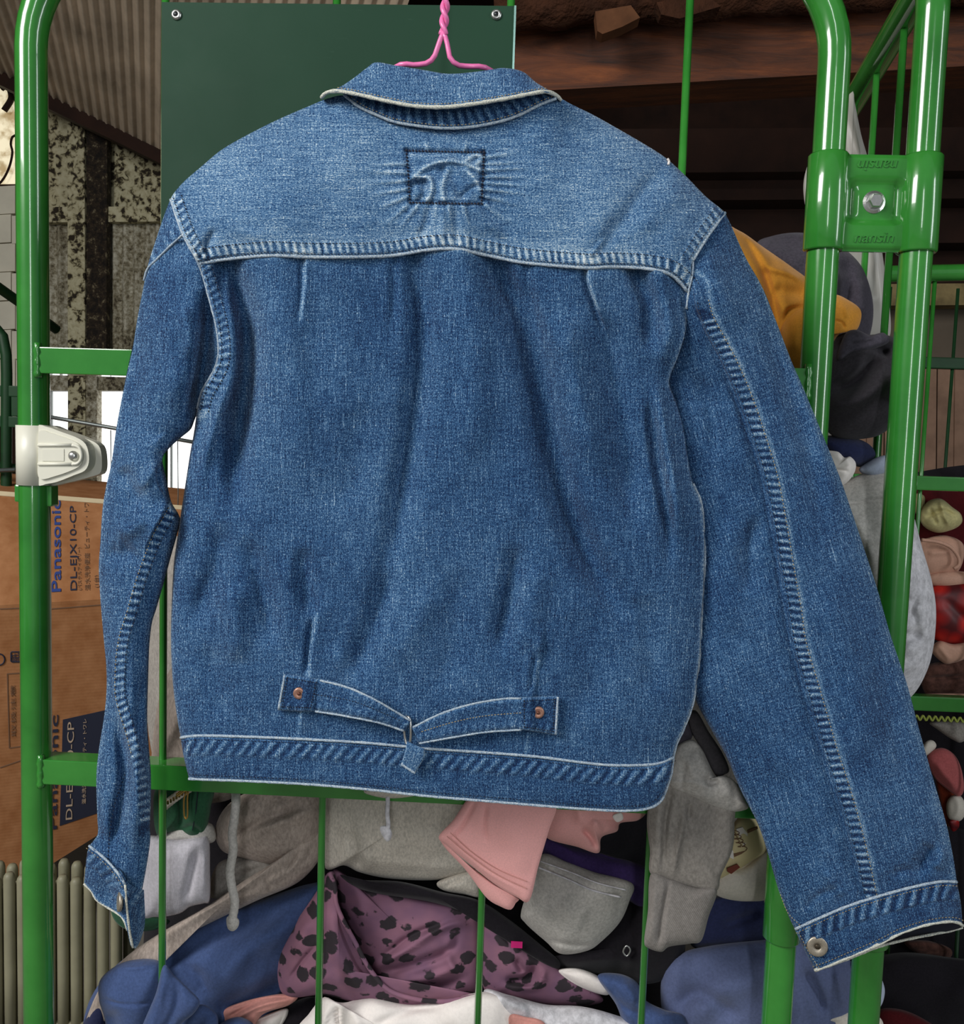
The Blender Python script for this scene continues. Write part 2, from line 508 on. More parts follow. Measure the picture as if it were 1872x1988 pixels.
YW = 4.0
struct(box('floor', (-4.2, -4.5, -0.05), (4.2, 4.6, 0.0), M['concrete']), 'grey concrete shed floor')
struct(box('ceiling', (-4.2, -1.6, 3.45), (4.2, 4.6, 3.55), M['dark_wood']), 'dark timber shed ceiling')
struct(box('wall_left', (-4.2, -1.6, 0), (-4.1, 4.6, 3.5), M['plaster']), 'grimy shed side wall')
struct(box('wall_right', (4.1, 0.2, 0), (4.2, 4.6, 3.5), M['plaster']), 'grimy shed side wall beyond the carts')

# back wall, built from its own sheets, posts, rails and windows
wl = new_obj('wall_back', None, None); ORIG[wl.name] = np.array([0, YW, 0.0]); wl.location = (0, YW, 0)
struct(wl, 'grimy back wall of corrugated sheets, blocks and planks')


def corrugated(name, corners, pitch, amp, mat, parent, nz=3):
    """corners: tl, tr, br, bl in world; corrugations run from the top edge to the bottom edge."""
    tl, tr, br, bl = [np.array(c) for c in corners]
    wdt = np.linalg.norm(tr - tl); nu = max(8, int(wdt / pitch * 8))
    u = np.linspace(0, 1, nu); vv = np.linspace(0, 1, nz)
    nrm = np.cross(tr - tl, bl - tl); nrm /= np.linalg.norm(nrm)
    V = []
    for b in vv:
        L = tl + (bl - tl) * b; R_ = tr + (br - tr) * b
        V.append(L + (R_ - L) * u[:, None] + nrm * (amp * np.sin(u * wdt / pitch * 2 * math.pi))[:, None])
    Vf = np.vstack(V); back = Vf - nrm * 0.004
    nn = len(Vf)
    f = np.vstack([grid_faces(nz, nu), grid_faces(nz, nu, True, nn)])
    return mesh(name, np.vstack([Vf, back]), f, mat, parent)


def quad_prism(name, pts, Y0, depth, mat, parent=None, bev=False):
    """Solid from a pixel polygon standing at depth Y0 and going back by depth."""
    p = np.array(pts, float)
    fr = P(p[:, 0], p[:, 1], np.full(len(p), Y0)); bk = fr + np.array([0, depth, 0])
    V, Fs = prism_geo(fr, bk)
    return mesh(name, V, Fs, mat, parent, smooth=False)


def sheet(name, x0, x1, y0, y1, Y, pitch, amp, mat):
    return corrugated(name, [Pv(x0, y0, Y), Pv(x1, y0, Y), Pv(x1, y1, Y), Pv(x0, y1, Y)], pitch, amp, mat, wl)


sheet('foam_sheet', 60, 760, 200, 425, YW + .05, .09, .003, M['foam'])
sheet('corrugated_sheet', 60, 760, 420, 752, YW + .05, .062, .012, M['grime'])
quad_prism('top_rail', [(60, 402), (760, 398), (760, 426), (60, 432)], YW - .02, .05, M['foam'], wl)
quad_prism('window_lintel', [(60, 728), (760, 734), (760, 762), (60, 757)], YW - .02, .06, M['grime'], wl)
quad_prism('post', [(131, 230), (164, 230), (166, 1010), (132, 1010)], YW - .05, .07, M['foam'], wl)
quad_prism('rusty_post', [(168, 240), (208, 240), (206, 690), (168, 690)], YW - .04, .05, M['rust'], wl)
quad_prism('post', [(165, 690), (188, 690), (188, 1010), (166, 1010)], YW - .04, .06, M['grime'], wl)
quad_prism('lower_sheet', [(-200, 1010), (760, 1010), (760, 2600), (-200, 2600)], YW + .02, .04, M['plaster'], wl)
# cream blocks left of the cage post
for r in range(8):
    for c in range(3):
        x0 = -86 + c * 54 + (0 if r % 2 else 8); y0 = 362 + r * 56
        o = quad_prism('block', [(x0 + 1, y0 + 1), (x0 + 53, y0 - 2), (x0 + 53, y0 + 52), (x0 + 1, y0 + 55)], YW - .02 + .006 * ((r * 7 + c * 3) % 3), .05, M['block'], wl)
quad_prism('block_backing', [(-200, 352), (75, 346), (75, 1010), (-200, 1010)], YW + .03, .03, M['dark_wood'], wl)
w2 = quad_prism('window_2', [(-200, 60), (60, 60), (60, 356), (-200, 360)], YW + .02, .02, M['sheet']); struct(w2, 'bright cream translucent sheet with dead vines')
for k, pts in enumerate([[(10, 130), (8, 150), (18, 175), (30, 196), (34, 215)], [(33, 262), (24, 266), (21, 280), (24, 295), (20, 318), (12, 338), (3, 352), (-6, 360)], [(2, 172), (14, 165), (22, 190), (8, 215)]]):
    p = catmull(pts, 24); tube('dead_vine', P(p[:, 0], p[:, 1], np.full(24, YW - .03)), .006 if k < 2 else .016, M['dark_wood'], w2, 6)
w1 = new_obj('window_1', None, None); ORIG[w1.name] = np.array([0, YW, 0]); w1.location = (0, YW, 0); struct(w1, 'bright overexposed window behind the cart')
for x0, x1 in ((70, 100), (100, 133), (186, 260), (264, 330), (334, 420), (424, 520)):
    quad_prism('pane', [(x0, 760), (x1, 760), (x1, 1012), (x0, 1012)], YW + .06, .01, M['pane'], w1)
for xm in (98.5, 118, 262, 332, 422):
    quad_prism('glazing_bar', [(xm - 1.2, 860 if xm == 118 else 758), (xm + 1.2, 860 if xm == 118 else 758), (xm + 1.2, 1012), (xm - 1.2, 1012)], YW + .03, .02, M['grey_wire'], w1)
quad_prism('window_sill', [(60, 1000), (520, 1000), (520, 1016), (60, 1016)], YW - .03, .08, M['rust'], w1)
# right part of the back wall: plaster, stained beam and planks
quad_prism('plaster_panel', [(1100, 560), (2150, 560), (2150, 725), (1100, 725)], 2.62, .05, M['plaster'], wl)
quad_prism('stained_beam', [(1100, 556), (2150, 548), (2150, 590), (1100, 598)], 2.5, .1, M['yellow_beam'], wl)
for k in range(18):
    x0 = 1480 + k * 34
    quad_prism('plank', [(x0 + 1, 712), (x0 + 33, 712), (x0 + 29, 1150), (x0 - 3, 1150)], 2.58 + .006 * (k * 5 % 3), .03, M['plank'], wl)
# roof sheet over the left side and the dark purlin below it
rs = corrugated('roof_sheet', [Pv(-420, -330, 2.2), Pv(900, -330, 2.2), Pv(640, 470, 3.8), Pv(-120, 90, 3.8)], .052, .012, M['roof_sheet'], None); struct(rs, 'dusty corrugated roof sheet')
tag(rs, 'dusty corrugated roof sheet sloping over the windows', None)
q = quad_prism('trim_1', [(-120, 78), (640, 452), (640, 478), (-120, 106)], 3.72, .12, M['dark_wood']); struct(q, 'dark purlin under the corrugated roof sheet')
# timbers under the roof on the right
TB = new_obj('trim_2', None, None); ORIG[TB.name] = np.zeros(3); struct(TB, 'dark red-brown roof timbers')
quad_prism('roof_timber', [(880, 66), (2050, -42), (2050, 118), (880, 186)], 1.5, .16, M['timber'], TB)
quad_prism('roof_timber', [(880, 252), (2050, 246), (2050, 330), (880, 338)], 2.3, .14, M['dark_wood'], TB)
quad_prism('roof_timber', [(880, 346), (2050, 340), (2050, 384), (880, 392)], 2.4, .14, M['dark_wood'], TB)
quad_prism('roof_timber', [(880, 412), (2050, 404), (2050, 470), (880, 478)], 2.55, .14, M['dark_wood'], TB)
quad_prism('roof_timber', [(880, 484), (2050, 476), (2050, 552), (880, 560)], 2.7, .14, M['dark_wood'], TB)
lp = np.array([Pv(960, 10, 1.42), Pv(1300, -8, 1.42), Pv(1700, -30, 1.42), Pv(2050, -50, 1.42)]); lp = catmull(lp, 40)
rr = .062 + .006 * np.sin(np.arange(40) * 1.7) + .004 * np.sin(np.arange(40) * .6)
tube('log', lp, rr, M['bark'], TB, 14)
quad_prism('split_wood', [(1156, 22), (1225, 10), (1243, 34), (1208, 52), (1170, 66), (1160, 60)], 1.34, .05, M['pale_wood'], TB)
quad_prism('split_wood', [(1275, 4), (1372, -8), (1400, 12), (1320, 36), (1284, 28)], 1.33, .05, M['bark'], TB)
# far back filler so the loft is closed and dark
struct(box('wall_far', (-4.2, 4.55, 0), (4.2, 4.62, 3.5), M['dark_wood']), 'dark far end of the shed')

# ------------------------------------------------------------------ the green roll cage
XL, XR, Z1, Z2 = -0.55268, 0.31374, 1.2 + 0.07305, 1.2 - 0.39591
TR = 0.0167
cage = thing('roll_cage', 'bright green tubular roll cage full of clothes, behind the denim jacket', 'roll cage', ((XL + XR) / 2, 0.3, 0.0))


def arc(c, r, a0, a1, ex, ez, n=14):
    a = np.linspace(a0, a1, n)[:, None]
    return np.array(c) + r * (np.cos(a) * np.array(ex) + np.sin(a) * np.array(ez))


ex, ey, ez = np.array([1.0, 0, 0]), np.array([0, 1.0, 0]), np.array([0, 0, 1.0])
ztop = Pv(62, 95, 0)[2]; rb = 0.125
path = np.vstack([[[XL, 0, 0.0]], [[XL, 0, z] for z in np.linspace(.1, ztop - .01, 12)], arc((XL + rb, 0, ztop), rb, math.pi, math.pi / 2, ex, ez),
                  arc((XR - rb, 0, ztop), rb, math.pi / 2, 0, ex, ez), [[XR, 0, z] for z in np.linspace(ztop - .01, .1, 12)], [[XR, 0, 0.0]]])
tube('front_frame', path, TR, M['green'], cage, 24)
for Zr in (Z1, Z2, 0.28):
    o = box('rail', (XL + .004, -.0145, Zr - .0145), (XR - .004, .0145, Zr + .0145), M['green'], cage, .0012)
    for xx, sgn in ((XL + TR - .001, 1), (XR - TR + .001, -1)):      # weld beads where the rail meets the post
        zz = np.linspace(Zr - .019, Zr + .019, 9)
        pw = np.stack([np.full(9, xx - sgn * .004), np.full(9, -.0125), zz], -1)
        tube('weld', pw, .0042 + .001 * np.sin(np.arange(9) * 2.3), M['green'], cage, 8)
for px_, py_ in ((316, 1560), (626, 1570), (935, 1760), (1249, 1900)):
    xx = Pv(px_, py_, .006)[0]
    tube('rod', [[xx, .006, .28], [xx, .006, .8], [xx, .006, 1.3], [xx, .006, ztop + rb]], .0043, M['green'], cage, 10)
# side frame, hinged a little outwards
X2 = Pv(1798, 210, 0)[0]; vp = rays(np.array([1262.]), np.array([850.]))[0]; dside = np.array([vp[0], vp[1], 0]); dside /= np.linalg.norm(dside)
zs = Pv(1800, 25, 0)[2]; rs_ = .05; LS = 0.62
sp = np.vstack([[[X2, 0, 0.0]], [[X2, 0, z] for z in np.linspace(.1, zs - .01, 12)], arc(np.array([X2, 0, zs]) + dside * rs_, rs_, math.pi, math.pi / 2, dside, ez, 10),
                np.array([X2, 0, zs + rs_]) + dside * np.linspace(.1, LS - .05, 6)[:, None], arc(np.array([X2, 0, zs]) + dside * (LS - rs_), rs_, math.pi / 2, 0, dside, ez, 10),
                [np.array([X2, 0, 0]) + dside * LS + ez * z for z in (zs - .02, 1.0, .5, 0.0)]])
tube('side_frame', sp, TR, M['green'], cage, 24)
for t_ in (.115, .245, .375, .5):
    b = np.array([X2, 0, 0]) + dside * t_
    tube('side_rod', [b + ez * .28, b + ez * .9, b + ez * (zs + rs_)], .0043, M['green'], cage, 10)
for Zr in (Z1, Z2):
    a = np.array([X2, 0, Zr]) + dside * .01; nn = np.cross(dside, ez)
    Vb, Fb = box_geo((0, -.008, -.0145), (LS - .02, .008, .0145), .002)
    Mx = frame(a, dside, np.cross(ez, dside)); mesh('side_rail', Vb @ Mx[:3, :3].T + a, Fb, M['green'], cage, smooth=False)
# left side frame and back frame, seen only past the clothes
bl = np.array([XL, 0.64, 0]); br_ = np.array([X2, 0, 0]) + dside * LS
tube('back_post', [bl + ez * 0, bl + ez * .9, bl + ez * 1.62], TR, M['green'], cage, 16)
for Zr in (.3, .62):
    tube('back_rail', [bl + ez * Zr, br_ + ez * Zr], .012, M['green'], cage, 10)
quad_z = .22
box('base_deck', (XL, .0, .17), (XR + .05, .64, .2), M['dark_green'], cage, .004)

# hinge brackets that clip the two frames together
def bracket(yc_top, yc_bot, detail=True):
    a = Pv(1600, yc_top, 0)[2]; b = Pv(1600, yc_bot, 0)[2]
    parts = []
    zz = [b, b + .002, a - .002, a]
    for xc, r0, r1 in ((XR, math.pi * .93, math.pi * 2.35), (X2, math.pi * .65, math.pi * 2.07)):
        th = np.linspace(r0, r1, 26)
        ro, ri = TR + .0042, TR + .0004
        ring = lambda r, z: np.stack([xc + r * np.cos(th), r * np.sin(th), np.full_like(th, z)], -1)
        V = np.vstack([ring(ro - .0015, zz[0]), ring(ro, zz[1]), ring(ro, zz[2]), ring(ro - .0015, zz[3]), ring(ri, zz[3]), ring(ri, zz[0])])
        n = len(th); Fs = []
        for i in range(6):
            j = (i + 1) % 6
            for k in range(n - 1): Fs.append((i * n + k, i * n + k + 1, j * n + k + 1, j * n + k))
        Fs += [tuple(i * n for i in range(6)), tuple(i * n + n - 1 for i in range(6))[::-1]]
        parts.append((V, Fs))
    x0, x1 = XR + TR * .8, X2 - TR * .8
    # stamped plate: flange, recess walls and recessed floor as one grid
    us = np.array([0, .06, .16, .20, .26, .30, .36, .70, .76, .80, .86, .94, 1.0]); vs = np.array([0, .02, .06, .26, .30, .36, .40, .62, .66, .72, .76, .94, .98, 1.0])
    X, Z = np.meshgrid(x0 + (x1 - x0) * us, b + (a - b) * vs)
    U, Vv = np.meshgrid(us, vs)
    inset = np.minimum(np.minimum(smooth(.06, .16, U), smooth(.94, .86, U)), np.minimum(smooth(.26, .36, Vv), smooth(.76, .66, Vv)))
    in2 = np.minimum(np.minimum(smooth(.16, .26, U), smooth(.86, .76, U)), np.minimum(smooth(.30, .40, Vv), smooth(.72, .62, Vv)))
    Yp = -.0085 + .009 * inset - .0045 * in2 + .006 * (smooth(.03, 0, Vv) + smooth(.97, 1, Vv))
    G = np.stack([X, Yp, Z], -1).reshape(-1, 3); nu, nv = len(us), len(vs)
    G2 = G + np.array([0, .003, 0])
    f1 = grid_faces(nv, nu, True); f2 = grid_faces(nv, nu, False, len(G))
    rim = list(range(nu)) + [k * nu + nu - 1 for k in range(1, nv)] + [(nv - 1) * nu + k for k in range(nu - 2, -1, -1)] + [k * nu for k in range(nv - 2, 0, -1)]
    f3 = [(rim[i], rim[(i + 1) % len(rim)], rim[(i + 1) % len(rim)] + len(G), rim[i] + len(G)) for i in range(len(rim))]
    parts.append((np.vstack([G, G2]), [tuple(q) for q in f1] + [tuple(q) for q in f2] + f3))
    V, Fs = join(parts)
    br = mesh('hinge_bracket', V, Fs, M['green'], cage, smooth=True)
    for p_ in br.data.polygons: p_.use_smooth = True
    xm, zm = (x0 + x1) / 2, b + (a - b) * .51
    if detail:
        Vn, Fn = lathe_geo((xm, -.003, zm), (0, -1, 0), [(.0118, 0), (.0118, .0015), (.009, .0028)], 28)
        Vh, Fh = lathe_geo((xm, -.003, zm), (0, -1, 0), [(.0078, .002), (.0078, .0075), (.0066, .009)], 6)
        bo = mesh('bolt', *join([(Vn, Fn), (Vh, Fh)]), M['steel'], cage, smooth=False); bo['label'] = 'zinc hexagon bolt'
        s_ = .0165
        text('stamped_lettering', 'nansin', s_, frame((xm, -.0089, b + (a - b) * .085), (1, 0, .02), (0, 0, 1)), M['green'], br, .0007, .25, 0, 'CENTER')
        text('stamped_lettering', 'nansin', s_, frame((xm, -.0089, b + (a - b) * .925), (-1, 0, -.02), (0, 0, -1)), M['green'], br, .0007, .25, 0, 'CENTER')


bracket(300, 488)
bracket(1642, 1826)

# dark green notice board riveted to the front frame
YB = -.010
bp = np.array([(314, 4), (1000, 3), (996, 640), (316, 632)], float)
fr = P(bp[:, 0], bp[:, 1], np.full(4, YB)); fr[3, 0] = fr[0, 0]; fr[2, 0] = fr[1, 0]; fr[2, 2] = fr[3, 2]; fr[1, 2] = fr[0, 2]
bd = mesh('notice_board', *prism_geo(fr, fr + ey * .0035), M['board'], cage, smooth=False); bd['label'] = 'dark green painted board with rivets'
xb, zb0, zb1 = fr[1, 0], fr[2, 2], fr[1, 2]
box('board_edge', (xb - .0005, YB - .0012, zb0), (xb + .0016, YB + .004, zb1), M['edge_metal'], bd)
for px_, py_ in ((343, 29), (964, 29)):
    c = Pv(px_, py_, YB)
    Vr, Fr = lathe_geo(c, (0, -1, 0), [(.0058, 0), (.0056, .0012), (.0042, .0024), (.0026, .0028), (.0024, .0016)], 24)
    r_ = mesh('rivet', Vr, Fr, M['steel'], bd)
    Vr, Fr = lathe_geo(c + np.array([0, -.0015, 0]), (0, -1, 0), [(.0022, 0), (.0018, .0006)], 16); mesh('rivet_pin', Vr + np.array([0, -.0012, 0]), Fr, M['rivet_dark'], bd)

# ivory plastic latch clamped round the left post
lt = thing('plastic_latch', 'ivory plastic latch clamped on the green cage post by the window', 'latch', (XL, 0, Pv(62, 940, 0)[2]))
za, zb = Pv(62, 826, 0)[2], Pv(62, 941, 0)[2]
th = np.linspace(math.pi * .5, math.pi * 2.02, 30); ro = TR + .0022; ri = TR + .0002
ring = lambda r, z: np.stack([XL + r * np.cos(th), r * np.sin(th), np.full_like(th, z)], -1)
V = np.vstack([ring(ro, zb), ring(ro, za), ring(ri, za), ring(ri, zb)]); n = len(th)
Fs = [(i * n + k, ((i + 1) % 4) * n + k, ((i + 1) % 4) * n + k + 1, i * n + k + 1) for i in range(4) for k in range(n - 1)] + [(0, n, 2 * n, 3 * n), (n - 1, 4 * n - 1, 3 * n - 1, 2 * n - 1)]
mesh('collar', V, Fs, M['white_plastic'], lt)


def latch_poly(pts, ya, yb):
    p = catmull(np.array(pts, float), 60, True) if len(pts) > 6 else np.array(pts, float)
    f_ = P(p[:, 0], p[:, 1], np.full(len(p), ya)); b_ = f_.copy(); b_[:, 1] = yb
    return prism_geo(f_, b_)


mesh('tongue', *latch_poly([(92, 829), (125, 836), (168, 852), (186, 860), (195, 872), (198, 898), (196, 916), (188, 922), (160, 930), (125, 938), (92, 940), (90, 885)], .002, .016), M['white_plastic'], lt, smooth=False)
mesh('cover_plate', *latch_poly([(72, 829), (92, 829), (118, 838), (150, 850), (166, 862), (172, 880), (172, 900), (164, 914), (145, 922), (112, 935), (92, 939), (72, 939), (70, 885)], -.014, .004), M['white_plastic'], lt, smooth=False)
mesh('raised_panel', *latch_poly([(76, 838), (100, 841), (146, 858), (158, 872), (160, 886), (158, 900), (146, 910), (108, 924), (76, 928), (74, 885)], -.0165, -.010), M['white_plastic'], lt, smooth=False)
for yy in (864, 901):
    p0, p1 = Pv(74, yy, -.0172), Pv(140, yy, -.0172); tube('rib', [p0, (p0 + p1) / 2, p1], .0018, M['white_plastic'], lt, 8)
p_ = catmull(np.array([(140, 864), (153, 868), (158, 880), (157, 892), (150, 900), (140, 901)]), 20); tube('rib', P(p_[:, 0], p_[:, 1], np.full(20, -.0172)), .0018, M['white_plastic'], lt, 8)
mesh('rib', *latch_poly([(82, 872), (124, 872), (124, 895), (82, 895)], -.0172, -.016), M['white_plastic'], lt, smooth=False)
c = Pv(143, 885, -.0168); Vr, Fr = lathe_geo(c, (0, -1, 0), [(.0056, 0), (.0056, .0012), (.004, .0016), (.004, .0035), (.003, .0042)], 20)
mesh('bolt', Vr, Fr, M['steel'], lt)
box('strap_clip', (XL - TR - .005, -.004, zb - .02), (XL - TR + .003, .012, zb + .0), M['green'], cage, .002)
box('strap_clip', (XL + TR - .003, -.004, zb - .024), (XL + TR + .005, .012, zb + .0), M['green'], cage, .002)

# ------------------------------------------------------------------ the denim jacket
YJ = -0.09
KD = []          # (x, y, D) of every jacket surface, to lay stitches on
jk = thing('denim_jacket', 'washed blue denim trucker jacket hung on a pink hanger, seen from the back', 'jacket', (Pv(860, 1560, YJ)[0], YJ, Pv(860, 1560, YJ)[2]))


def ell(u, p=2.6):
    return np.clip(1 - np.abs(2 * u - 1) ** p, 0, 1) ** (1 / p)


def ropes(x, y, rp):
    """puckered seam bands: height and fading. rp: (poly, n0, n1, wavelength, skew, height, fade, side)"""
    D = np.zeros_like(x); Fd = np.zeros_like(x)
    for poly, n0, n1, lam, skew, hgt, fd, side in rp:
        pl = catmull(np.asarray(poly, float), 60)
        d, sd, arc_, fr_ = polydist(x, y, pl)
        n_ = sd * d * side
        m = smooth(n0 - 1.5, n0 + 1.5, n_) * smooth(n1 + 2.5, n1 - 2.5, n_)
        ph = (arc_ + skew * n_) / lam * 2 * math.pi
        ph = ph + 0.9 * np.sin(arc_ / 61.0) + 0.5 * np.sin(arc_ / 23.0 + 1.0)
        amp_ = 0.9 + 0.1 * np.sin(arc_ / 37.0 + 2)
        s = np.tanh(2.0 * np.sin(ph)) * (0.85 + 0.15 * np.sin(arc_ / 9.0))
        D += m * (hgt * 0.5 * s * amp_ + hgt * 0.6)
        Fd += m * fd * (s * amp_ * 1.0 + 0.10)
    return D, Fd


def coons(top, bot, lef, rig, nu, nv, wt=None, wl_=None):
    T, B = catmull(top, nu, w=wt), catmull(bot, nu, w=wt); L, R_ = catmull(lef, nv, w=wl_), catmull(rig, nv, w=wl_)
    u = np.linspace(0, 1, nu)[None, :, None]; v_ = np.linspace(0, 1, nv)[:, None, None]
    S = (1 - v_) * T[None] + v_ * B[None] + (1 - u) * L[:, None] + u * R_[:, None]
    S = S - ((1 - u) * (1 - v_) * T[0] + u * (1 - v_) * T[-1] + (1 - u) * v_ * B[0] + u * v_ * B[-1])
    U, V = np.meshgrid(np.linspace(0, 1, nu), np.linspace(0, 1, nv))
    return S[..., 0], S[..., 1], U, V


def panel(name, X, Y, D, fade, mat, parent, uvdir=0.0, skirt=None, skirt_d=.003, back=None, reg=True, label=None, y0=None):
    """A cloth panel: picture position X, Y at height D towards the viewer from the jacket's middle plane. skirt = edges folded back."""
    y0 = YJ if y0 is None else y0
    nv, nu = X.shape
    Vf = P(X.ravel(), Y.ravel(), y0 - D.ravel())
    f = [grid_faces(nv, nu, False)]
    c, s = math.cos(uvdir), math.sin(uvdir)
    k = .00052
    uv = np.stack([(X * c + Y * s).ravel() * k, (-X * s + Y * c).ravel() * k], -1)
    fd = fade.ravel().copy(); Vs = [Vf]; uvs = [uv]; fds = [fd]; off = len(Vf)
    idx = np.arange(nv * nu).reshape(nv, nu)
    edges = {'b': idx[-1, :], 't': idx[0, ::-1], 'l': idx[:, 0], 'r': idx[::-1, -1]}
    for e in (skirt or ''):
        ed = edges[e]; V2 = Vf[ed] + np.array([0, skirt_d, 0])
        Vs.append(V2); uvs.append(uv[ed]); fds.append(fd[ed]); n_ = len(ed)
        i = np.arange(n_ - 1)
        f.append(np.stack([ed[:-1], off + i, off + i + 1, ed[1:]], -1)); off += n_
    if back is not None:
        Vb = P(X.ravel(), Y.ravel(), y0 - back.ravel()); Vs.append(Vb); uvs.append(uv); fds.append(fd)
        f.append(grid_faces(nv, nu, True, off))
    o = mesh(name, np.vstack(Vs), np.vstack(f), mat, parent, True, {'fade': np.concatenate(fds)}, np.vstack(uvs))
    if label: o['label'] = label
    if reg: KD.append((X.ravel(), Y.ravel(), D.ravel()))
    return o


YOKE_B = [(386, 513), (420, 506), (470, 500), (530, 496), (600, 499), (680, 499), (750, 497), (790, 492), (824, 486), (880, 483), (937, 494), (975, 502), (1011, 509), (1070, 515), (1123, 519), (1150, 520), (1180, 518), (1225, 519), (1265, 523), (1300, 532), (1320, 548), (1335, 566)]
BODY_L = [(386, 513), (405, 575), (421, 640), (424, 690), (414, 722), (392, 760), (383, 793), (377, 837), (369, 881), (359, 946), (350, 1005), (342, 1060), (337, 1100), (333, 1180), (332, 1250), (336, 1330), (345, 1400), (351, 1432)]
BODY_R = [(1335, 566), (1333, 600), (1331, 644), (1316, 693), (1302, 728), (1300, 748), (1315, 785), (1328, 830), (1337, 890), (1346, 939), (1362, 978), (1369, 1048), (1367, 1147), (1362, 1210), (1360, 1265), (1352, 1330), (1344, 1372), (1328, 1415), (1314, 1445), (1308, 1470)]
WB_T = [(351, 1432), (388, 1428), (476, 1430), (594, 1435), (711, 1442), (829, 1453), (917, 1459), (1034, 1468), (1123, 1479), (1181, 1485), (1252, 1485), (1285, 1480), (1308, 1470)]
WB_B = [(367, 1512), (420, 1514), (476, 1516), (594, 1522), (711, 1532), (829, 1545), (946, 1555), (1064, 1565), (1181, 1573), (1232, 1573), (1262, 1568), (1280, 1558), (1289, 1546)]

BODY_FOLDS = [
    ('g', [(448, 535), (478, 620), (480, 720), (468, 820), (458, 920), (462, 1010)], 26, -.017),
    ('g', [(540, 540), (560, 700), (572, 860), (560, 980)], 46, .007),
    ('g', [(445, 560), (455, 660), (452, 730), (425, 800), (395, 900), (385, 980)], 12, .006),
    ('g', [(800, 510), (822, 600), (818, 720), (800, 860), (775, 1000), (752, 1110), (735, 1190)], 26, -.0085),
    ('g', [(763, 515), (766, 580), (760, 650)], 9, -.0022),
    ('g', [(900, 505), (915, 640), (918, 780), (900, 950)], 45, .007),
    ('g', [(640, 560), (660, 760), (650, 960)], 60, .003),
    ('g', [(700, 780), (690, 900), (660, 1000)], 34, -.003),
    ('g', [(962, 520), (1012, 610), (1046, 730), (1070, 860), (1105, 990), (1150, 1095), (1200, 1180), (1225, 1260)], 30, -.014),
    ('g', [(1022, 520), (1035, 590), (1060, 680)], 12, -.003),
    ('g', [(1085, 600), (1112, 720), (1135, 830), (1170, 930)], 30, .007),
    ('g', [(1160, 600), (1195, 760), (1215, 900), (1235, 1040)], 26, -.008),
    ('g', [(1240, 545), (1262, 600), (1262, 690)], 20, -.007),
    ('g', [(1285, 560), (1300, 640), (1285, 710)], 20, .006),
    ('g', [(1272, 740), (1292, 850), (1312, 960), (1325, 1060)], 16, .007),
    ('g', [(1262, 760), (1275, 880), (1295, 1000), (1300, 1100)], 12, -.006),
    ('g', [(430, 1010), (425, 1090), (400, 1160), (378, 1220)], 18, -.010),
    ('g', [(470, 1040), (505, 1120), (522, 1200), (528, 1260)], 18, -.009),
    ('g', [(445, 1130), (455, 1210), (455, 1290)], 26, .006),
    ('g', [(588, 1060), (592, 1130), (606, 1200)], 14, -.007),
    ('g', [(556, 1080), (560, 1170), (560, 1260)], 18, .004),
    ('g', [(760, 1100), (738, 1180), (705, 1260), (670, 1330)], 18, -.008),
    ('g', [(840, 1140), (800, 1220), (760, 1300)], 30, .003),
    ('g', [(1004, 1050), (996, 1130), (978, 1220), (975, 1280)], 15, -.010),
    ('g', [(1040, 1090), (1035, 1180), (1015, 1270)], 20, .005),
    ('g', [(900, 1100), (880, 1250), (850, 1350)], 30, -.003),
    ('g', [(1250, 1150), (1265, 1250), (1270, 1350)], 26, -.004),
    ('g', [(1130, 1180), (1150, 1290), (1120, 1400)], 40, -.003),
    ('g', [(640, 1250), (700, 1330), (760, 1400)], 26, .004),
    ('g', [(400, 1250), (420, 1340), (430, 1410)], 22, -.003),
    ('s', [(592, 499), (590, 560), (584, 640)], 34, .0032, -1),
    ('g', [(1136, 515), (1138, 552), (1155, 600), (1172, 640)], 5, -.0035), ('g', [(586, 500), (585, 560), (579, 620)], 5, -.0012), ('g', [(594, 1315), (600, 1255), (608, 1195)], 6, -.003), ('g', [(1030, 1350), (1036, 1300), (1044, 1262)], 6, -.003),
    ('s', [(1138, 519), (1142, 552), (1160, 600), (1182, 660)], 44, .0055, -1),
    ('s', [(614, 1190), (604, 1255), (598, 1312), (584, 1382), (579, 1432)], 40, .0042, -1),
    ('s', [(1050, 1262), (1038, 1330), (1028, 1420), (1021, 1468)], 40, .0042, 1),
]
BODY_FOLDS = [(f_[0], f_[1], f_[2] * 1.4, f_[3] * .72) if f_[0] == 'g' and 12 < f_[2] < 21 and f_[1][0][1] > 1000 else f_ for f_ in BODY_FOLDS]
bx, by, bu, bv = coons(YOKE_B, WB_T, BODY_L, BODY_R, 290, 262, None, 'y')


def body_base(u, v_):
    kl = .70 * smooth(.36, .18, v_); kr = .62 * smooth(.26, .10, v_)
    k = kl * (1 - smooth(.25, .75, u)) + kr * smooth(.25, .75, u)
    e = ell(u, 2.7)
    return .050 * (k + (1 - k) * e)


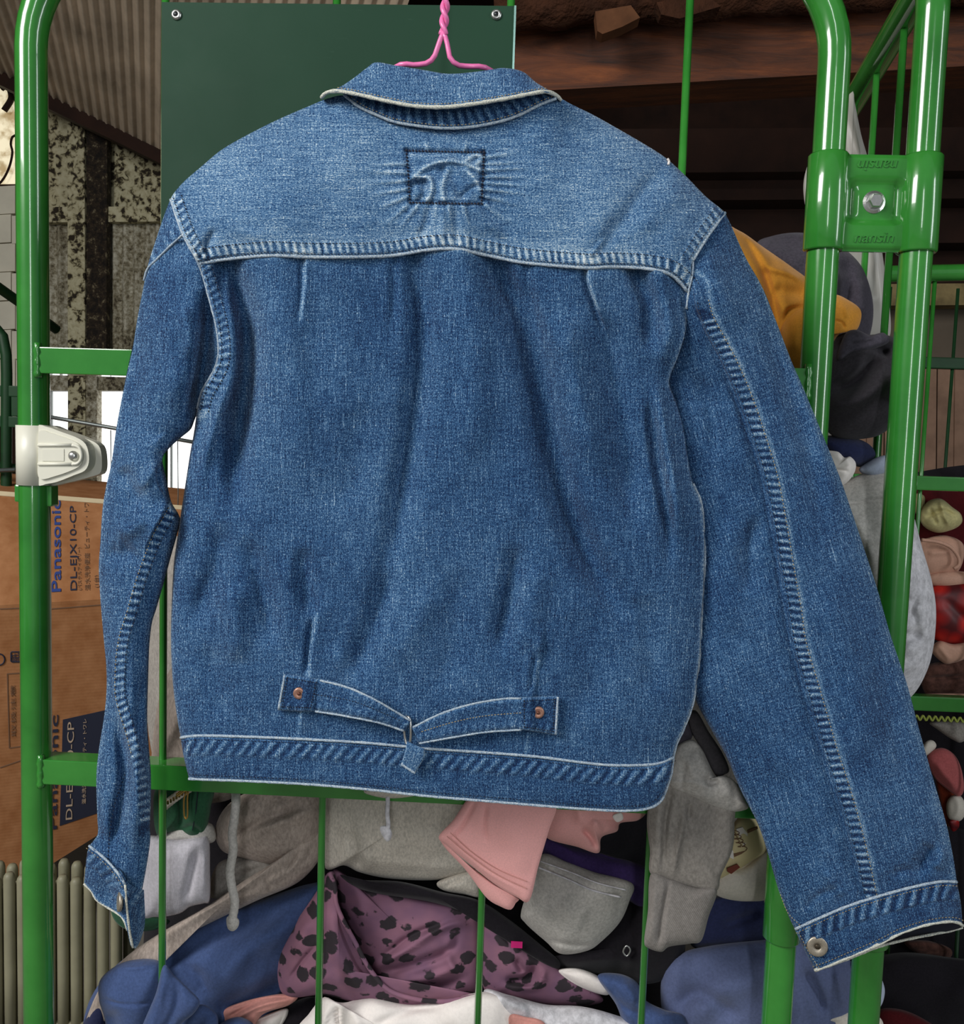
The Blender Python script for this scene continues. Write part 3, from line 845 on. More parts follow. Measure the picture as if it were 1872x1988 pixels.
ARM_BAND_L = [(331, 387), (355, 455), (386, 513), (405, 575), (421, 640), (424, 690), (414, 722), (392, 760), (383, 793)]
bD = body_base(bu, bv) + 1.75 * foldsum(bx, by, BODY_FOLDS) + .0016 * wobble(bx, by, 60, 3) + .0005 * wobble(bx, by, 14, 4, 2)
rD, rF = ropes(bx, by, [(ARM_BAND_L[2:], 2, 24, 14, .3, .0016, .24, -1)])
bD = bD + rD
bF = .37 + rF + .05 * wobble(bx, by, 110, 9) + .16 * smooth(14, 0, by - np.interp(bx, *np.array(YOKE_B).T)) - .02
for pl, wd, am in (([(592, 499), (590, 560), (583, 620)], 3, .3), ([(1141, 519), (1144, 552), (1162, 600)], 3.5, .34), ([(614, 1195), (604, 1255), (599, 1312)], 4, .28), ([(1047, 1275), (1038, 1330)], 4, .2),
                   ([(584, 1382), (579, 1432)], 3, .3), ([(1026, 1425), (1021, 1468)], 3, .25), (BODY_R[9:], 5, .32), (BODY_R[:6], 7, .18), (ARM_BAND_L[2:], 4, .22), (BODY_L[8:], 4, .12)):
    d, *_ = polydist(bx, by, catmull(np.array(pl, float), 30) if len(pl) > 2 else pl); bF = bF + am * np.exp(-(d / wd) ** 2)
panel('back_panel', bx, by, bD, bF, M['denim'], jk, 0, 'lr', .008)
fu = body_base(bu, bv) * 0
frD = -.004 - .032 * ell(bu, 2.2) + .003 * wobble(bx, by, 90, 21)
panel('front_panel', bx[::6, ::6], by[::6, ::6], frD[::6, ::6], bF[::6, ::6] * 0 + .35, M['denim'], jk, 0, None, 0, None, False)

# waistband
wx, wy, wu, wv = coons(WB_T, WB_B, [(351, 1432), (356, 1465), (367, 1512)], [(1308, 1470), (1303, 1505), (1289, 1546)], 300, 26)
edge_D = np.interp(wu, bu[-1], bD[-1])
wr = [(WB_T, 9, 38, 23, .75, .0020, .26, 1)]
rD, rF = ropes(wx, wy, wr)
wD = np.where(wv < 2, body_base(wu, 1 + 0 * wu), 0) * .9 + (edge_D - body_base(wu, 1 + 0 * wu)) * (1 - .6 * wv) + .0035 + .0035 * ell(wv, 3) + rD - .002 + .0007 * wobble(wx, wy, 22, 31, 2)
wF = .33 + rF + .07 * wobble(wx, wy, 50, 33) + .25 * smooth(.93, 1, wv) + .1 * smooth(.1, .0, wv)
panel('waistband', wx, wy, wD, wF, M['denim'], jk, 0, 'tbr', .006)
panel('waistband_front', wx[::3, ::6], wy[::3, ::6], (-.004 - .03 * ell(wu, 2.2))[::3, ::6], wF[::3, ::6], M['denim'], jk, 0, None, 0, None, False)

# yoke
SH_L = [(331, 386), (340, 372), (360, 350), (395, 320), (430, 291), (480, 262), (540, 232), (600, 206), (640, 190), (672, 186)]
NECK = [(697, 206), (731, 222), (768, 236), (824, 245), (869, 248), (918, 245), (974, 234), (1011, 221), (1049, 202)]
SH_R = [(1082, 190), (1112, 204), (1150, 222), (1200, 250), (1250, 279), (1292, 306), (1330, 340), (1370, 381), (1396, 402), (1408, 413)]
yx, yy, yu, yv = coons(SH_L + NECK + SH_R, YOKE_B, [(331, 386), (343, 420), (355, 455), (370, 485), (386, 513)], [(1408, 413), (1375, 458), (1345, 506), (1342, 530), (1335, 566)], 320, 120)
xt = catmull(SH_L + NECK + SH_R, 320)[:, 0][None, :]
neck = smooth(560, 720, yx) * smooth(1180, 1030, yx)
Dtop = .002 + .036 * neck
bD0s = np.convolve(np.pad(bD[0], 15, 'edge'), np.ones(31) / 31, 'valid')
Dbot = np.interp(yu, bu[0], bD0s + (bD[0] - bD0s).clip(0, .004) * 0) + .0040
rise = yv ** (.42 + .5 * neck)
bulge_y = .020 * np.sin(np.pi * np.clip(yv, 0, 1)) * (1 - .4 * neck)
YOKE_FOLDS = [('g', [(1300, 318), (1260, 360), (1215, 420), (1175, 470), (1150, 495)], 17, -.0060), ('g', [(1330, 350), (1290, 400), (1230, 450)], 22, .004), ('g', [(420, 445), (405, 470), (400, 500)], 9, -.005), ('g', [(440, 430), (470, 450), (520, 465)], 14, .002),
              ('g', [(1175, 462), (1155, 486), (1140, 502)], 4, .0026), ('g', [(500, 300), (600, 330), (700, 350)], 30, .002), ('g', [(835, 396), (830, 430), (812, 470)], 9, -.0034), ('g', [(882, 396), (886, 440), (890, 480)], 9, -.0030), ('g', [(858, 396), (860, 430), (858, 470)], 8, .003), ('g', [(915, 396), (945, 430), (985, 465)], 10, .003)]
PUCKER = []
for k, (x0, y0_, x1, y1) in enumerate([(792, 318, 700, 322), (792, 336, 680, 330), (793, 350, 690, 352), (794, 366, 700, 385), (795, 380, 720, 410), (797, 392, 735, 445), (812, 396, 770, 455), (938, 306, 1020, 292), (938, 318, 1050, 308), (938, 330, 1070, 326), (938, 343, 1060, 344), (937, 355, 1075, 360), (936, 367, 1050, 380), (936, 380, 1030, 402), (934, 392, 1000, 436), (846, 396, 838, 455), (872, 396, 876, 455), (898, 396, 915, 455), (830, 292, 822, 262), (900, 294, 908, 266)]):
    PUCKER.append(('g', [(x0, y0_), ((x0 + x1) / 2, (y0_ + y1) / 2 + (k % 3 - 1) * 2), (x1, y1)], 4.2, .0024))
yD = Dtop + (Dbot - Dtop) * rise + bulge_y * .75 * yv ** .5 + (foldsum(yx, yy, YOKE_FOLDS) + sum(f_[3] * np.exp(-(polydist(yx, yy, f_[1])[0] / f_[2]) ** 2) * smooth(1.0, .1, polydist(yx, yy, f_[1])[3]) for f_ in PUCKER)) * smooth(0, .1, yv) + .0011 * wobble(yx, yy, 50, 5) * smooth(0, .12, yv) + .0004 * wobble(yx, yy * 2.2, 16, 6, 2)
ARM_R_T = [(1408, 413), (1375, 458), (1345, 506)]
rD, rF = ropes(yx, yy, [(YOKE_B, 7, 28, 14.5, .25, .0016, .30, -1), (ARM_BAND_L[:3], 4, 24, 15, .4, .0016, .26, -1), (ARM_R_T, 4, 24, 15, .3, .0015, .24, 1)])
# the unpicked leather label: crumpled cloth inside a stitched rectangle
inpatch = smooth(787, 795, yx) * smooth(941, 933, yx) * smooth(291, 299, yy) * smooth(397, 389, yy)
PATCH_F = [('g', [(800, 345), (830, 322), (870, 312), (905, 318), (935, 332)], 6, .0042), ('g', [(905, 312), (925, 300), (938, 308), (925, 318)], 5, .003), ('g', [(812, 345), (832, 345), (838, 365), (828, 392)], 5, .004),
           ('g', [(800, 360), (818, 352), (826, 375), (815, 390)], 7, -.003), ('g', [(860, 330), (880, 345), (895, 380)], 9, -.003), ('g', [(870, 330), (858, 360), (862, 392)], 7, .0028), ('g', [(905, 330), (925, 352), (935, 375)], 6, .003), ('g', [(898, 380), (915, 365), (936, 360)], 5, -.0025)]
yD = yD + rD + inpatch * (1.25 * foldsum(yx, yy, PATCH_F, False) + .0008 * wobble(yx, yy, 12, 8, 2))
yF = .52 + rF + .05 * wobble(yx, yy, 80, 10) + .10 * smooth(5, 30, np.interp(yx[0], *np.array(YOKE_B).T)[None, :] - yy) * smooth(60, 30, np.interp(yx[0], *np.array(YOKE_B).T)[None, :] - yy) - .04 * inpatch
for pl, wd, am in ((ARM_BAND_L[:3], 4, .24), (ARM_R_T, 5, .24), ([(572, 488), (598, 489)], 9, .22), ([(1128, 506), (1160, 505)], 9, .26)):
    d, *_ = polydist(yx, yy, pl); yF = yF + am * np.exp(-(d / wd) ** 2)
for f_ in PATCH_F:
    if f_[3] > 0:
        d, *_ = polydist(yx, yy, catmull(np.array(f_[1], float), 20)); yF = yF + .30 * inpatch * np.exp(-(d / 3.8) ** 2)
for f_ in PUCKER:
    d, _s, _a, fr_p = polydist(yx, yy, f_[1]); yF = yF + (.20 * np.exp(-(d / 3.6) ** 2) - .08 * np.exp(-((d - 7) / 3) ** 2)) * smooth(1.0, .1, fr_p)
for a_, b_ in (((789, 292), (940, 295)), ((940, 295), (935, 395)), ((935, 395), (796, 393)), ((796, 393), (789, 292))):
    d, *_ = polydist(yx, yy, [a_, b_]); yD = yD - .0022 * np.exp(-(d / 4.5) ** 2); yF = yF - .12 * np.exp(-(d / 5) ** 2) + .10 * np.exp(-((d - 9) / 4) ** 2) * inpatch
panel('yoke', yx, yy, yD, yF, M['denim'], jk, math.pi / 2, 'blr', .005)
panel('yoke_front', yx[::5, ::6], yy[::5, ::6], (.0 - .03 * np.clip(yv, 0, 1) ** .6)[::5, ::6], yF[::5, ::6], M['denim'], jk, 0, None, 0, None, False)

# collar stand and collar
ST_T = [(655, 172), (700, 178), (750, 188), (806, 196), (862, 198), (918, 192), (974, 184), (1030, 175), (1075, 178)]
ST_B = [(668, 184), (697, 207), (731, 223), (768, 237), (824, 246), (869, 249), (918, 246), (974, 235), (1011, 222), (1049, 203), (1080, 191)]
sx, sy, su, sv = coons(ST_T, ST_B, [(655, 172), (661, 178), (668, 184)], [(1075, 178), (1078, 184), (1080, 191)], 150, 24)
rD, rF = ropes(sx, sy, [(ST_B, 4, 34, 20, .3, .0014, .20, -1)])
sD = .036 + .008 * np.sin(np.pi * su) + .001 * sv + rD
panel('collar_stand', sx, sy, sD, .33 + rF, M['denim'], jk, 0, 'b', .006)
CO_T = [(624, 188), (633, 177), (656, 171), (686, 152), (712, 132), (731, 121), (768, 127), (824, 136), (869, 143), (918, 140), (959, 134), (981, 132), (1015, 139), (1041, 160), (1068, 176), (1084, 184), (1090, 193)]
CO_B = [(624, 190), (634, 180), (656, 177), (693, 183), (750, 196), (806, 206), (862, 208), (918, 202), (974, 193), (1030, 182), (1060, 178), (1080, 185), (1090, 195)]
cx_, cy_, cu_, cv_ = coons(CO_T, CO_B, [CO_T[0], ((CO_T[0][0] + CO_B[0][0]) / 2, 189), CO_B[0]], [CO_T[-1], (1090, 194), CO_B[-1]], 190, 34)
cD = .034 + .010 * np.sin(np.pi * cu_) + .017 * cv_ ** .7 + .0012 * wobble(cx_, cy_, 40, 12) - .02 * smooth(.08, 0, cu_) - .02 * smooth(.92, 1, cu_)
cF = .44 + .06 * wobble(cx_, cy_, 40, 13) + .2 * smooth(.9, 1, cv_)
panel('collar', cx_, cy_, cD, cF, M['denim'], jk, 0, 'btlr', .004)
cb = cD * 0 + .030 - .05 * np.sin(np.pi * cv_) * .2
panel('collar_lining', cx_[::3, ::4], (cy_ + 3)[::3, ::4], cb[::3, ::4], cF[::3, ::4], M['denim'], jk, 0, None, 0, None, False)

# sleeves ---------------------------------------------------------------
SL_L = [(331, 386), (318, 420), (303, 465), (288, 512), (278, 560), (268, 612), (259, 665), (249, 710), (237, 770), (226, 830), (216, 900), (206, 945), (199, 990), (195, 1050), (192, 1100), (194, 1150), (200, 1225), (206, 1290), (207, 1335), (203, 1385), (195, 1435), (189, 1480), (187, 1520), (189, 1586), (190, 1618), (180, 1634), (173, 1642)]
SL_R = [(333, 388), (361, 456), (392, 514), (412, 575), (428, 640), (430, 690), (420, 722), (396, 760), (386, 793), (377, 818), (370, 834), (352, 849), (330, 869), (316, 890), (322, 925), (332, 972), (346, 997), (350, 1012), (343, 1041), (332, 1080), (318, 1132), (304, 1180), (295, 1210), (290, 1254), (288, 1309), (286, 1392), (289, 1448), (293, 1500), (293, 1549), (291, 1603), (292, 1630), (285, 1680), (275, 1733)]
SL_B = [(173, 1642), (206, 1669), (232, 1699), (243, 1718), (258, 1728), (275, 1733)]
lx, ly, lu, lv = coons([(331, 386), (332, 387), (333, 388)], SL_B, SL_L, SL_R, 84, 400, None, 'y')
seamL = [(318, 905), (305, 915), (306, 940), (319, 962), (323, 984), (308, 1010), (293, 1036), (274, 1083), (257, 1132), (241, 1188), (227, 1232), (220, 1276), (218, 1318), (218, 1345), (224, 1375), (238, 1420), (249, 1462), (262, 1530), (268, 1600)]
dl = np.interp(ly, [386, 480, 700, 1100, 1400, 1740], [.006, -.004, -.012, -.016, -.012, -.004]); dr = np.interp(ly, [386, 514, 640, 760, 840, 1000, 1400, 1740], [.010, .030, .026, .010, -.004, -.006, -.006, .000])
bg = np.interp(ly, [386, 440, 520, 640, 900, 1100, 1300, 1500, 1740], [.002, .010, .020, .030, .036, .034, .028, .022, .016])
LF = [('g', [(400, 560), (404, 620), (398, 690), (384, 760), (377, 820)], 17, -.017), ('g', [(330, 560), (335, 680), (325, 800)], 34, .006), ('g', [(268, 640), (262, 760), (248, 880)], 18, -.006),
      ('g', [(236, 905), (252, 945), (276, 985)], 17, -.009), ('g', [(300, 905), (285, 930), (262, 950)], 12, .004), ('g', [(205, 1070), (235, 1078), (262, 1060)], 18, -.006), ('g', [(225, 1020), (250, 1030), (285, 1000)], 16, .006),
      ('g', [(300, 850), (320, 880)], 14, .005), ('s', seamL[4:], 30, .0034, -1), ('s', [(326, 880), (312, 897), (303, 915), (306, 940), (319, 962), (324, 984), (300, 1026), (270, 1090)], 40, .012, 1), ('g', [(222, 1390), (236, 1440), (243, 1500), (236, 1560), (226, 1610), (216, 1660)], 13, -.010),
      ('g', [(262, 1390), (266, 1480), (264, 1560), (262, 1650)], 16, .010), ('g', [(284, 1290), (270, 1380), (262, 1440)], 9, -.003), ('g', [(360, 470), (340, 500), (310, 530)], 14, -.003), ('g', [(352, 590), (365, 640), (372, 700)], 14, .005),
      ('g', [(200, 1530), (205, 1580), (208, 1630)], 10, .003)]
lD = dl + (dr - dl) * lu + bg * ell(lu, 2.1) + 1.3 * foldsum(lx, ly, LF) + .0013 * wobble(lx, ly, 46, 14) + .0005 * wobble(lx, ly, 13, 15, 2)
ysl = [(356, 455), (330, 478), (305, 503), (287, 521), (279, 545)]
rD, rF = ropes(lx, ly, [(seamL[4:], 4, 25, 15, .2, .0020, .34, -1), (ysl, 3, 22, 18, .3, .0015, .14, 1)])
lD = lD + rD
lF = .38 + rF + .05 * wobble(lx, ly, 60, 16) + .10 * smooth(.90, 1, lu) + .12 * smooth(.06, 0, lu)
d, *_ = polydist(lx, ly, catmull(np.array(ysl, float), 20)); lF = lF + .25 * np.exp(-(d / 3.5) ** 2)
d, sd, *_ = polydist(lx, ly, catmull(np.array(ysl, float), 20)); lD = lD + .0025 * smooth(-2, 2, sd * d) * np.exp(-(d / 18) ** 2)
lBack = dl + (dr - dl) * lu - bg * 1.05 * ell(lu, 2.1)
panel('sleeve', lx, ly, lD, lF, M['denim'], jk, .05, None, 0, lBack, True, 'narrow twisted sleeve with a puckered seam')
# left cuff
CL_B = [(163, 1716), (178, 1731), (188, 1748), (214, 1765), (238, 1782), (247, 1806), (254, 1836), (263, 1842)]
qx, qy, qu, qv = coons(SL_B, CL_B, [(173, 1642), (168, 1664), (163, 1716)], [(275, 1733), (277, 1795), (270, 1826), (263, 1842)], 60, 44)
qD = np.interp(qu, lu[-1], lD[-1]) + .003 + .010 * np.exp(-((qx - (240 + (qy - 1700) * .1)) / 16) ** 2) * 1.0 - .012 * smooth(235, 215, qx) * smooth(1660, 1740, qy) * .6 + .0012 * wobble(qx, qy, 20, 17)
rD, rF = ropes(qx, qy, [(SL_B, 5, 28, 19, .2, .0022, .18, 1)])
panel('cuff', qx, qy, qD + rD, .36 + rF + .05 * wobble(qx, qy, 26, 18) + .28 * smooth(.93, 1, qv) + .12 * smooth(.9, 1, qu), M['denim'], jk, .2, 'tblr', .006, qD * .2 - .022, True)

SR_L = [(1405, 410), (1372, 455), (1338, 506), (1330, 545), (1325, 590), (1322, 650), (1306, 700), (1292, 740), (1296, 800), (1308, 860), (1318, 920), (1330, 980), (1340, 1050), (1345, 1140), (1342, 1230), (1342, 1320), (1354, 1366), (1381, 1416), (1411, 1470), (1436, 1529), (1453, 1563), (1474, 1605), (1491, 1656), (1512, 1728), (1533, 1782), (1544, 1804)]
SR_R = [(1408, 413), (1420, 438), (1448, 500), (1480, 557), (1505, 618), (1537, 701), (1559, 751), (1598, 845), (1631, 927), (1656, 999), (1681, 1074), (1704, 1145), (1731, 1238), (1761, 1327), (1786, 1420), (1811, 1508), (1837, 1597), (1851, 1664), (1858, 1712)]
SR_B = [(1544, 1804), (1592, 1782), (1647, 1759), (1706, 1740), (1769, 1723), (1824, 1712), (1858, 1712)]
rx, ry, ru, rv = coons([(1405, 410), (1406, 411), (1408, 413)], SR_B, SR_L, SR_R, 112, 380, None, 'y')
seamR = [(1346, 560), (1350, 590), (1361, 626), (1401, 701), (1433, 773), (1458, 845), (1484, 931), (1501, 1020), (1516, 1110), (1530, 1190), (1540, 1256), (1571, 1361), (1600, 1462), (1630, 1555), (1655, 1647), (1676, 1742)]
dl = np.interp(ry, [410, 506, 590, 700, 780, 1000, 1360, 1800], [.012, .030, .026, .004, -.012, -.018, -.012, .004]); dr = np.interp(ry, [410, 600, 1000, 1400, 1800], [.002, -.010, -.016, -.012, -.002])
bg = np.interp(ry, [410, 470, 560, 700, 1000, 1400, 1700, 1810], [.002, .012, .024, .032, .036, .034, .026, .020])
RF_ = [('g', [(1370, 480), (1400, 560), (1440, 640)], 22, .004), ('g', [(1480, 620), (1540, 780), (1580, 920), (1600, 1040)], 20, -.005), ('g', [(1520, 640), (1580, 800), (1620, 960)], 16, .003),
       ('g', [(1470, 1000), (1455, 1080), (1462, 1160)], 18, -.006), ('g', [(1420, 1000), (1410, 1120), (1420, 1240)], 26, .004), ('g', [(1400, 740), (1430, 860), (1440, 960)], 26, .003), ('g', [(1340, 720), (1380, 800), (1390, 900)], 20, -.004),
       ('g', [(1600, 1120), (1650, 1300), (1690, 1480)], 34, .004), ('g', [(1700, 1250), (1740, 1420), (1770, 1540)], 24, -.003), ('g', [(1812, 1640), (1795, 1668), (1780, 1690)], 13, -.008), ('g', [(1835, 1650), (1820, 1690)], 12, .005),
       ('g', [(1500, 1480), (1540, 1600), (1580, 1700)], 30, -.003), ('g', [(1640, 1740), (1620, 1720), (1600, 1690)], 8, .0024), ('g', [(1560, 1770), (1590, 1740), (1640, 1720)], 8, -.002), ('g', [(1730, 1700), (1760, 1690), (1800, 1700)], 9, -.003),
       ('s', seamR, 36, .0052, -1), ('g', [(p_[0] - 5, p_[1]) for p_ in seamR], 4.5, -.0016)]
rDp = dl + (dr - dl) * ru + bg * ell(ru, 2.2) + 1.3 * foldsum(rx, ry, RF_) + .0014 * wobble(rx, ry, 55, 24) + .0005 * wobble(rx, ry, 14, 25, 2)
ror, rof = ropes(rx, ry, [(seamR[2:], 4, 27, 14.5, -.25, .0018, .40, -1)])
rDp = rDp + ror
rFd = .335 + rof + .05 * wobble(rx, ry, 90, 26) + .14 * smooth(.93, 1, ru)
d, *_ = polydist(rx, ry, catmull(np.array(seamR, float), 40)); rFd = rFd + .26 * np.exp(-((d - 31) / 4.5) ** 2) * (rx > np.interp(ry, *np.array(seamR)[:, ::-1].T))
panel('sleeve', rx, ry, rDp, rFd, M['denim'], jk, -.28, None, 0, dl + (dr - dl) * ru - bg * ell(ru, 2.2), True, 'wide straight sleeve ending in a buttoned cuff')
# right cuff, open at the end
CR_B = [(1582, 1884), (1610, 1874), (1645, 1859), (1706, 1833), (1752, 1810), (1800, 1795), (1838, 1789), (1860, 1791), (1869, 1797)]
kx, ky, ku, kv = coons(SR_B, CR_B, [(1544, 1804), (1558, 1835), (1582, 1884)], [(1858, 1712), (1866, 1755), (1869, 1797)], 120, 40)
kD = np.interp(ku, ru[-1], rDp[-1]) + .0035 + .0012 * wobble(kx, ky, 24, 27) + .004 * kv * np.sin(np.pi * ku)
ror, rof = ropes(kx, ky, [(SR_B, 6, 36, 24, .5, .0026, .28, 1)])
panel('cuff', kx, ky, kD + ror, .27 + rof + .06 * wobble(kx, ky, 30, 28) + .3 * smooth(.95, 1, kv), M['denim'], jk, -.3, 'tblr', .005, None, True)
CRB2 = [(1582, 1885), (1645, 1862), (1706, 1838), (1760, 1824), (1810, 1814), (1850, 1806), (1869, 1800)]
hx, hy, hu, hv = coons(SR_B, CRB2, [(1544, 1804), (1558, 1835), (1582, 1885)], [(1858, 1712), (1866, 1755), (1869, 1800)], 40, 12)
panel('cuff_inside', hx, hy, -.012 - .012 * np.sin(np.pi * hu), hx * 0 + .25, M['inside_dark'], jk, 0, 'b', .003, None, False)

# a lookup of the cloth height anywhere on the jacket
allp = [np.concatenate([k[i] for k in KD]) for i in range(3)]
kdt = kdtree.KDTree(len(allp[0]))
for i, (a_, b_) in enumerate(zip(allp[0], allp[1])): kdt.insert((a_, b_, 0), i)
kdt.balance()


def height(x, y):
    out = []
    for a_, b_ in zip(x, y):
        r = kdt.find_n((a_, b_, 0), 4); out.append(max(allp[2][q_[1]] for q_ in r))
    return np.array(out)


def edge_cord(name, poly, w_px, mat, lift=.001, n=None, parent=jk, Dv=None):
    L = np.linalg.norm(np.diff(np.array(poly, float), axis=0), axis=1).sum(); n = n or max(12, int(L / 7))
    p = catmull(np.array(poly, float), n); D = height(p[:, 0], p[:, 1]) if Dv is None else np.full(n, Dv)
    if n > 9:
        kk = np.ones(5) / 5; D = np.convolve(np.pad(D, 2, 'edge'), kk, 'valid')
    r = w_px * .46 * .00052 * (1 + .18 * np.sin(np.arange(n) * 1.9) * np.sin(np.arange(n) * .53))
    return tube(name, P(p[:, 0], p[:, 1], YJ - D - lift + r), r, mat, parent, 8)


def off(poly, dd):
    p = catmull(np.array(poly, float), max(8, len(poly) * 6)); t = np.gradient(p, axis=0); t /= np.linalg.norm(t, axis=1)[:, None]
    return p + np.stack([-t[:, 1], t[:, 0]], -1) * dd


def stitches(poly, mat, pitch=7.0, ln=4.8, wd=1.7, lift=.0006, parent=jk):
    L = np.linalg.norm(np.diff(np.array(poly, float), axis=0), axis=1).sum(); n = max(2, int(L / pitch))
    p = catmull(np.array(poly, float), n + 1); t = np.gradient(p, axis=0); t /= np.linalg.norm(t, axis=1)[:, None]
    parts = []
    a = p - t * ln / 2; b = p + t * ln / 2
    Da = height(a[:, 0], a[:, 1]); Db = height(b[:, 0], b[:, 1]); Dm = height(p[:, 0], p[:, 1])
    A = P(a[:, 0], a[:, 1], YJ - Da - lift * .2); B = P(b[:, 0], b[:, 1], YJ - Db - lift * .2); Mi = P(p[:, 0], p[:, 1], YJ - np.maximum(Dm, np.maximum(Da, Db)) - lift)
    nrm = np.stack([-t[:, 1], 0 * t[:, 0], -t[:, 0]], -1) * wd * .5 * .00052
    V = np.stack([A, Mi + nrm, Mi - nrm, B, P(p[:, 0], p[:, 1], YJ - Dm + .001)], 1).reshape(-1, 3)
    Fs = []
    for i in range(len(p)):
        k = i * 5; Fs += [(k, k + 1, k + 2), (k + 1, k + 3, k + 2), (k, k + 4, k + 1), (k + 1, k + 4, k + 3), (k + 3, k + 4, k + 2), (k + 2, k + 4, k)]
    return mesh('stitching', V, Fs, mat, parent, smooth=False)


edge_cord('worn_seam_edge', YOKE_B, 7, M['denim_edge'])
edge_cord('worn_seam_edge', WB_T[:], 6.5, M['denim_edge'])
edge_cord('worn_hem', WB_B, 6.5, M['denim_edge'], .0)
edge_cord('worn_hem', [(1308, 1470), (1303, 1505), (1289, 1546)], 5, M['denim_edge'], .0)
edge_cord('frayed_collar_edge', CO_B, 7.5, M['cream_edge'], .0012)
edge_cord('worn_seam_edge', off(ST_B, 0), 6, M['denim_edge'])
edge_cord('frayed_side_seam', BODY_R[9:], 5, M['denim_edge'], .0)
edge_cord('worn_seam_edge', ARM_BAND_L[:9], 5, M['denim_edge'], .0008)
edge_cord('worn_seam_edge', ARM_R_T, 6, M['denim_edge'], .0008)
edge_cord('worn_seam_edge', [(1345, 506), (1345, 525), (1338, 562), (1333, 600)], 5, M['denim_edge'], .0006)
edge_cord('worn_seam_edge', SR_B, 6, M['denim_edge'])
edge_cord('frayed_cuff_edge', CR_B, 7, M['cream_edge'], .0005)
edge_cord('frayed_cuff_edge', CRB2, 6, M['cream_edge'], 0, None, jk, -.016)
edge_cord('worn_seam_edge', SL_B[:4], 5.5, M['denim_edge'])
edge_cord('worn_seam_edge', ysl, 4.5, M['denim_edge'])
edge_cord('frayed_cuff_edge', CL_B[:6], 4.5, M['cream_edge'], .0)
edge_cord('frayed_cuff_edge', [(243, 1718), (246, 1760), (252, 1810), (258, 1840)], 5, M['cream_edge'], .0012)
stitches(off(YOKE_B, -6), M['thread_dark'], 6.5); stitches(off(YOKE_B, -27), M['thread_dark'], 6.5)
stitches(off(WB_T, 8), M['thread_dark'], 6.5); stitches(off(WB_B, -8), M['thread_dark'], 7)
stitches(off(ARM_BAND_L, -6), M['thread_dark'], 6.5); stitches(off(ARM_BAND_L, -22), M['thread_dark'], 6.5)
stitches(off(ARM_R_T, 7), M['thread_dark'], 6.5); stitches(off(ARM_R_T, 21), M['thread_dark'], 6.5)
stitches(off(CO_B[2:11], -7), M['thread_tan'], 6.5); stitches(off(ST_B, -6), M['thread_tan'], 7)
stitches(off(seamR[1:], -5), M['thread_dark'], 7); stitches(off(seamR[1:], -27), M['thread_tan'], 7)
stitches(off(seamL[4:17], -5), M['thread_tan'], 7); stitches(off(seamL[4:17], -24), M['thread_dark'], 7)
stitches(off(SR_B, 8), M['thread_tan'], 6.5); stitches(off(CR_B, -8), M['thread_tan'], 6.5)
stitches([(1552, 1812), (1570, 1848), (1590, 1878)], M['thread_tan'], 6)
stitches([(1516, 1738), (1530, 1772), (1552, 1795)], M['thread_tan'], 6)
stitches(off(SL_B[:4], 7), M['thread_tan'], 6.5)
stitches([(242, 1505), (232, 1535), (223, 1561), (214, 1610), (209, 1667)], M['thread_dark'], 7)
# rectangle of dark thread left by the removed label
for a_, b_ in (((789, 292), (940, 295)), ((940, 295), (935, 395)), ((935, 395), (796, 393)), ((796, 393), (793, 345)), ((793, 345), (789, 292))):
    stitches([a_, ((a_[0] + b_[0]) / 2, (a_[1] + b_[1]) / 2 + .5), b_], M['thread_dark'], 6.2, 6.2, 4.2, .0012)

# cinch straps, buckle and tail
def strap(name, top, bot, lif0, lif1, n=44, m=12, fade=.36, arch=.0, label=None, mat=None):
    T, B = catmull(top, n), catmull(bot, n)
    t = np.linspace(0, 1, m)[:, None, None]; S = T[None] * (1 - t) + B[None] * t
    X, Y = S[..., 0], S[..., 1]
    h = height(X.ravel(), Y.ravel()).reshape(X.shape)
    hm = h.max(0, keepdims=True); k5 = np.ones(7) / 7; hm = np.convolve(np.pad(hm[0], 3, 'edge'), k5, 'valid')[None]
    U = np.linspace(0, 1, n)[None]; Vv = np.linspace(0, 1, m)[:, None]
    D = hm + lif0 + (lif1 - lif0) * U + arch * np.sin(np.pi * U) + .0012 * ell(Vv, 3) + .0006 * wobble(X, Y, 14, 41, 2)
    rD_, rF_ = ropes(X, Y, [(bot, -16, -3, 15, .3, .0012, .16, 1), (top, 3, 14, 15, .3, .001, .12, 1)])
    return panel(name, X, Y, D + rD_, fade + rF_ + .22 * smooth(.12, 0, Vv) + .22 * smooth(.88, 1, Vv) + 0 * X, mat or M['denim'], jk, .2, 'tblr', .002, None, True, label)


s1 = strap('cinch_strap', [(600, 1317), (640, 1322), (676, 1335), (723, 1356), (764, 1379), (798, 1400)], [(600, 1379), (632, 1382), (664, 1388), (700, 1394), (735, 1402), (786, 1420)], .003, .008, arch=.006)
s2 = strap('cinch_strap', [(800, 1412), (830, 1397), (858, 1385), (917, 1367), (976, 1357), (1030, 1354)], [(812, 1443), (850, 1436), (888, 1429), (946, 1421), (990, 1417), (1030, 1418)], .009, .003, arch=.005)
tb1 = strap('strap_tab', [(553, 1309), (585, 1314), (617, 1320)], [(539, 1379), (575, 1381), (610, 1381)], .0048, .0052, 30, 22, .30, mat=M['denim_tab'])
tb2 = strap('strap_tab', [(1013, 1356), (1048, 1353), (1084, 1352)], [(1013, 1417), (1048, 1422), (1080, 1428)], .0048, .0048, 30, 22, .30, mat=M['denim_tab'])
tl_ = strap('strap_tail', [(790, 1440), (786, 1460), (779, 1483)], [(824, 1455), (822, 1474), (806, 1500)], .008, .006, 24, 16, .46)
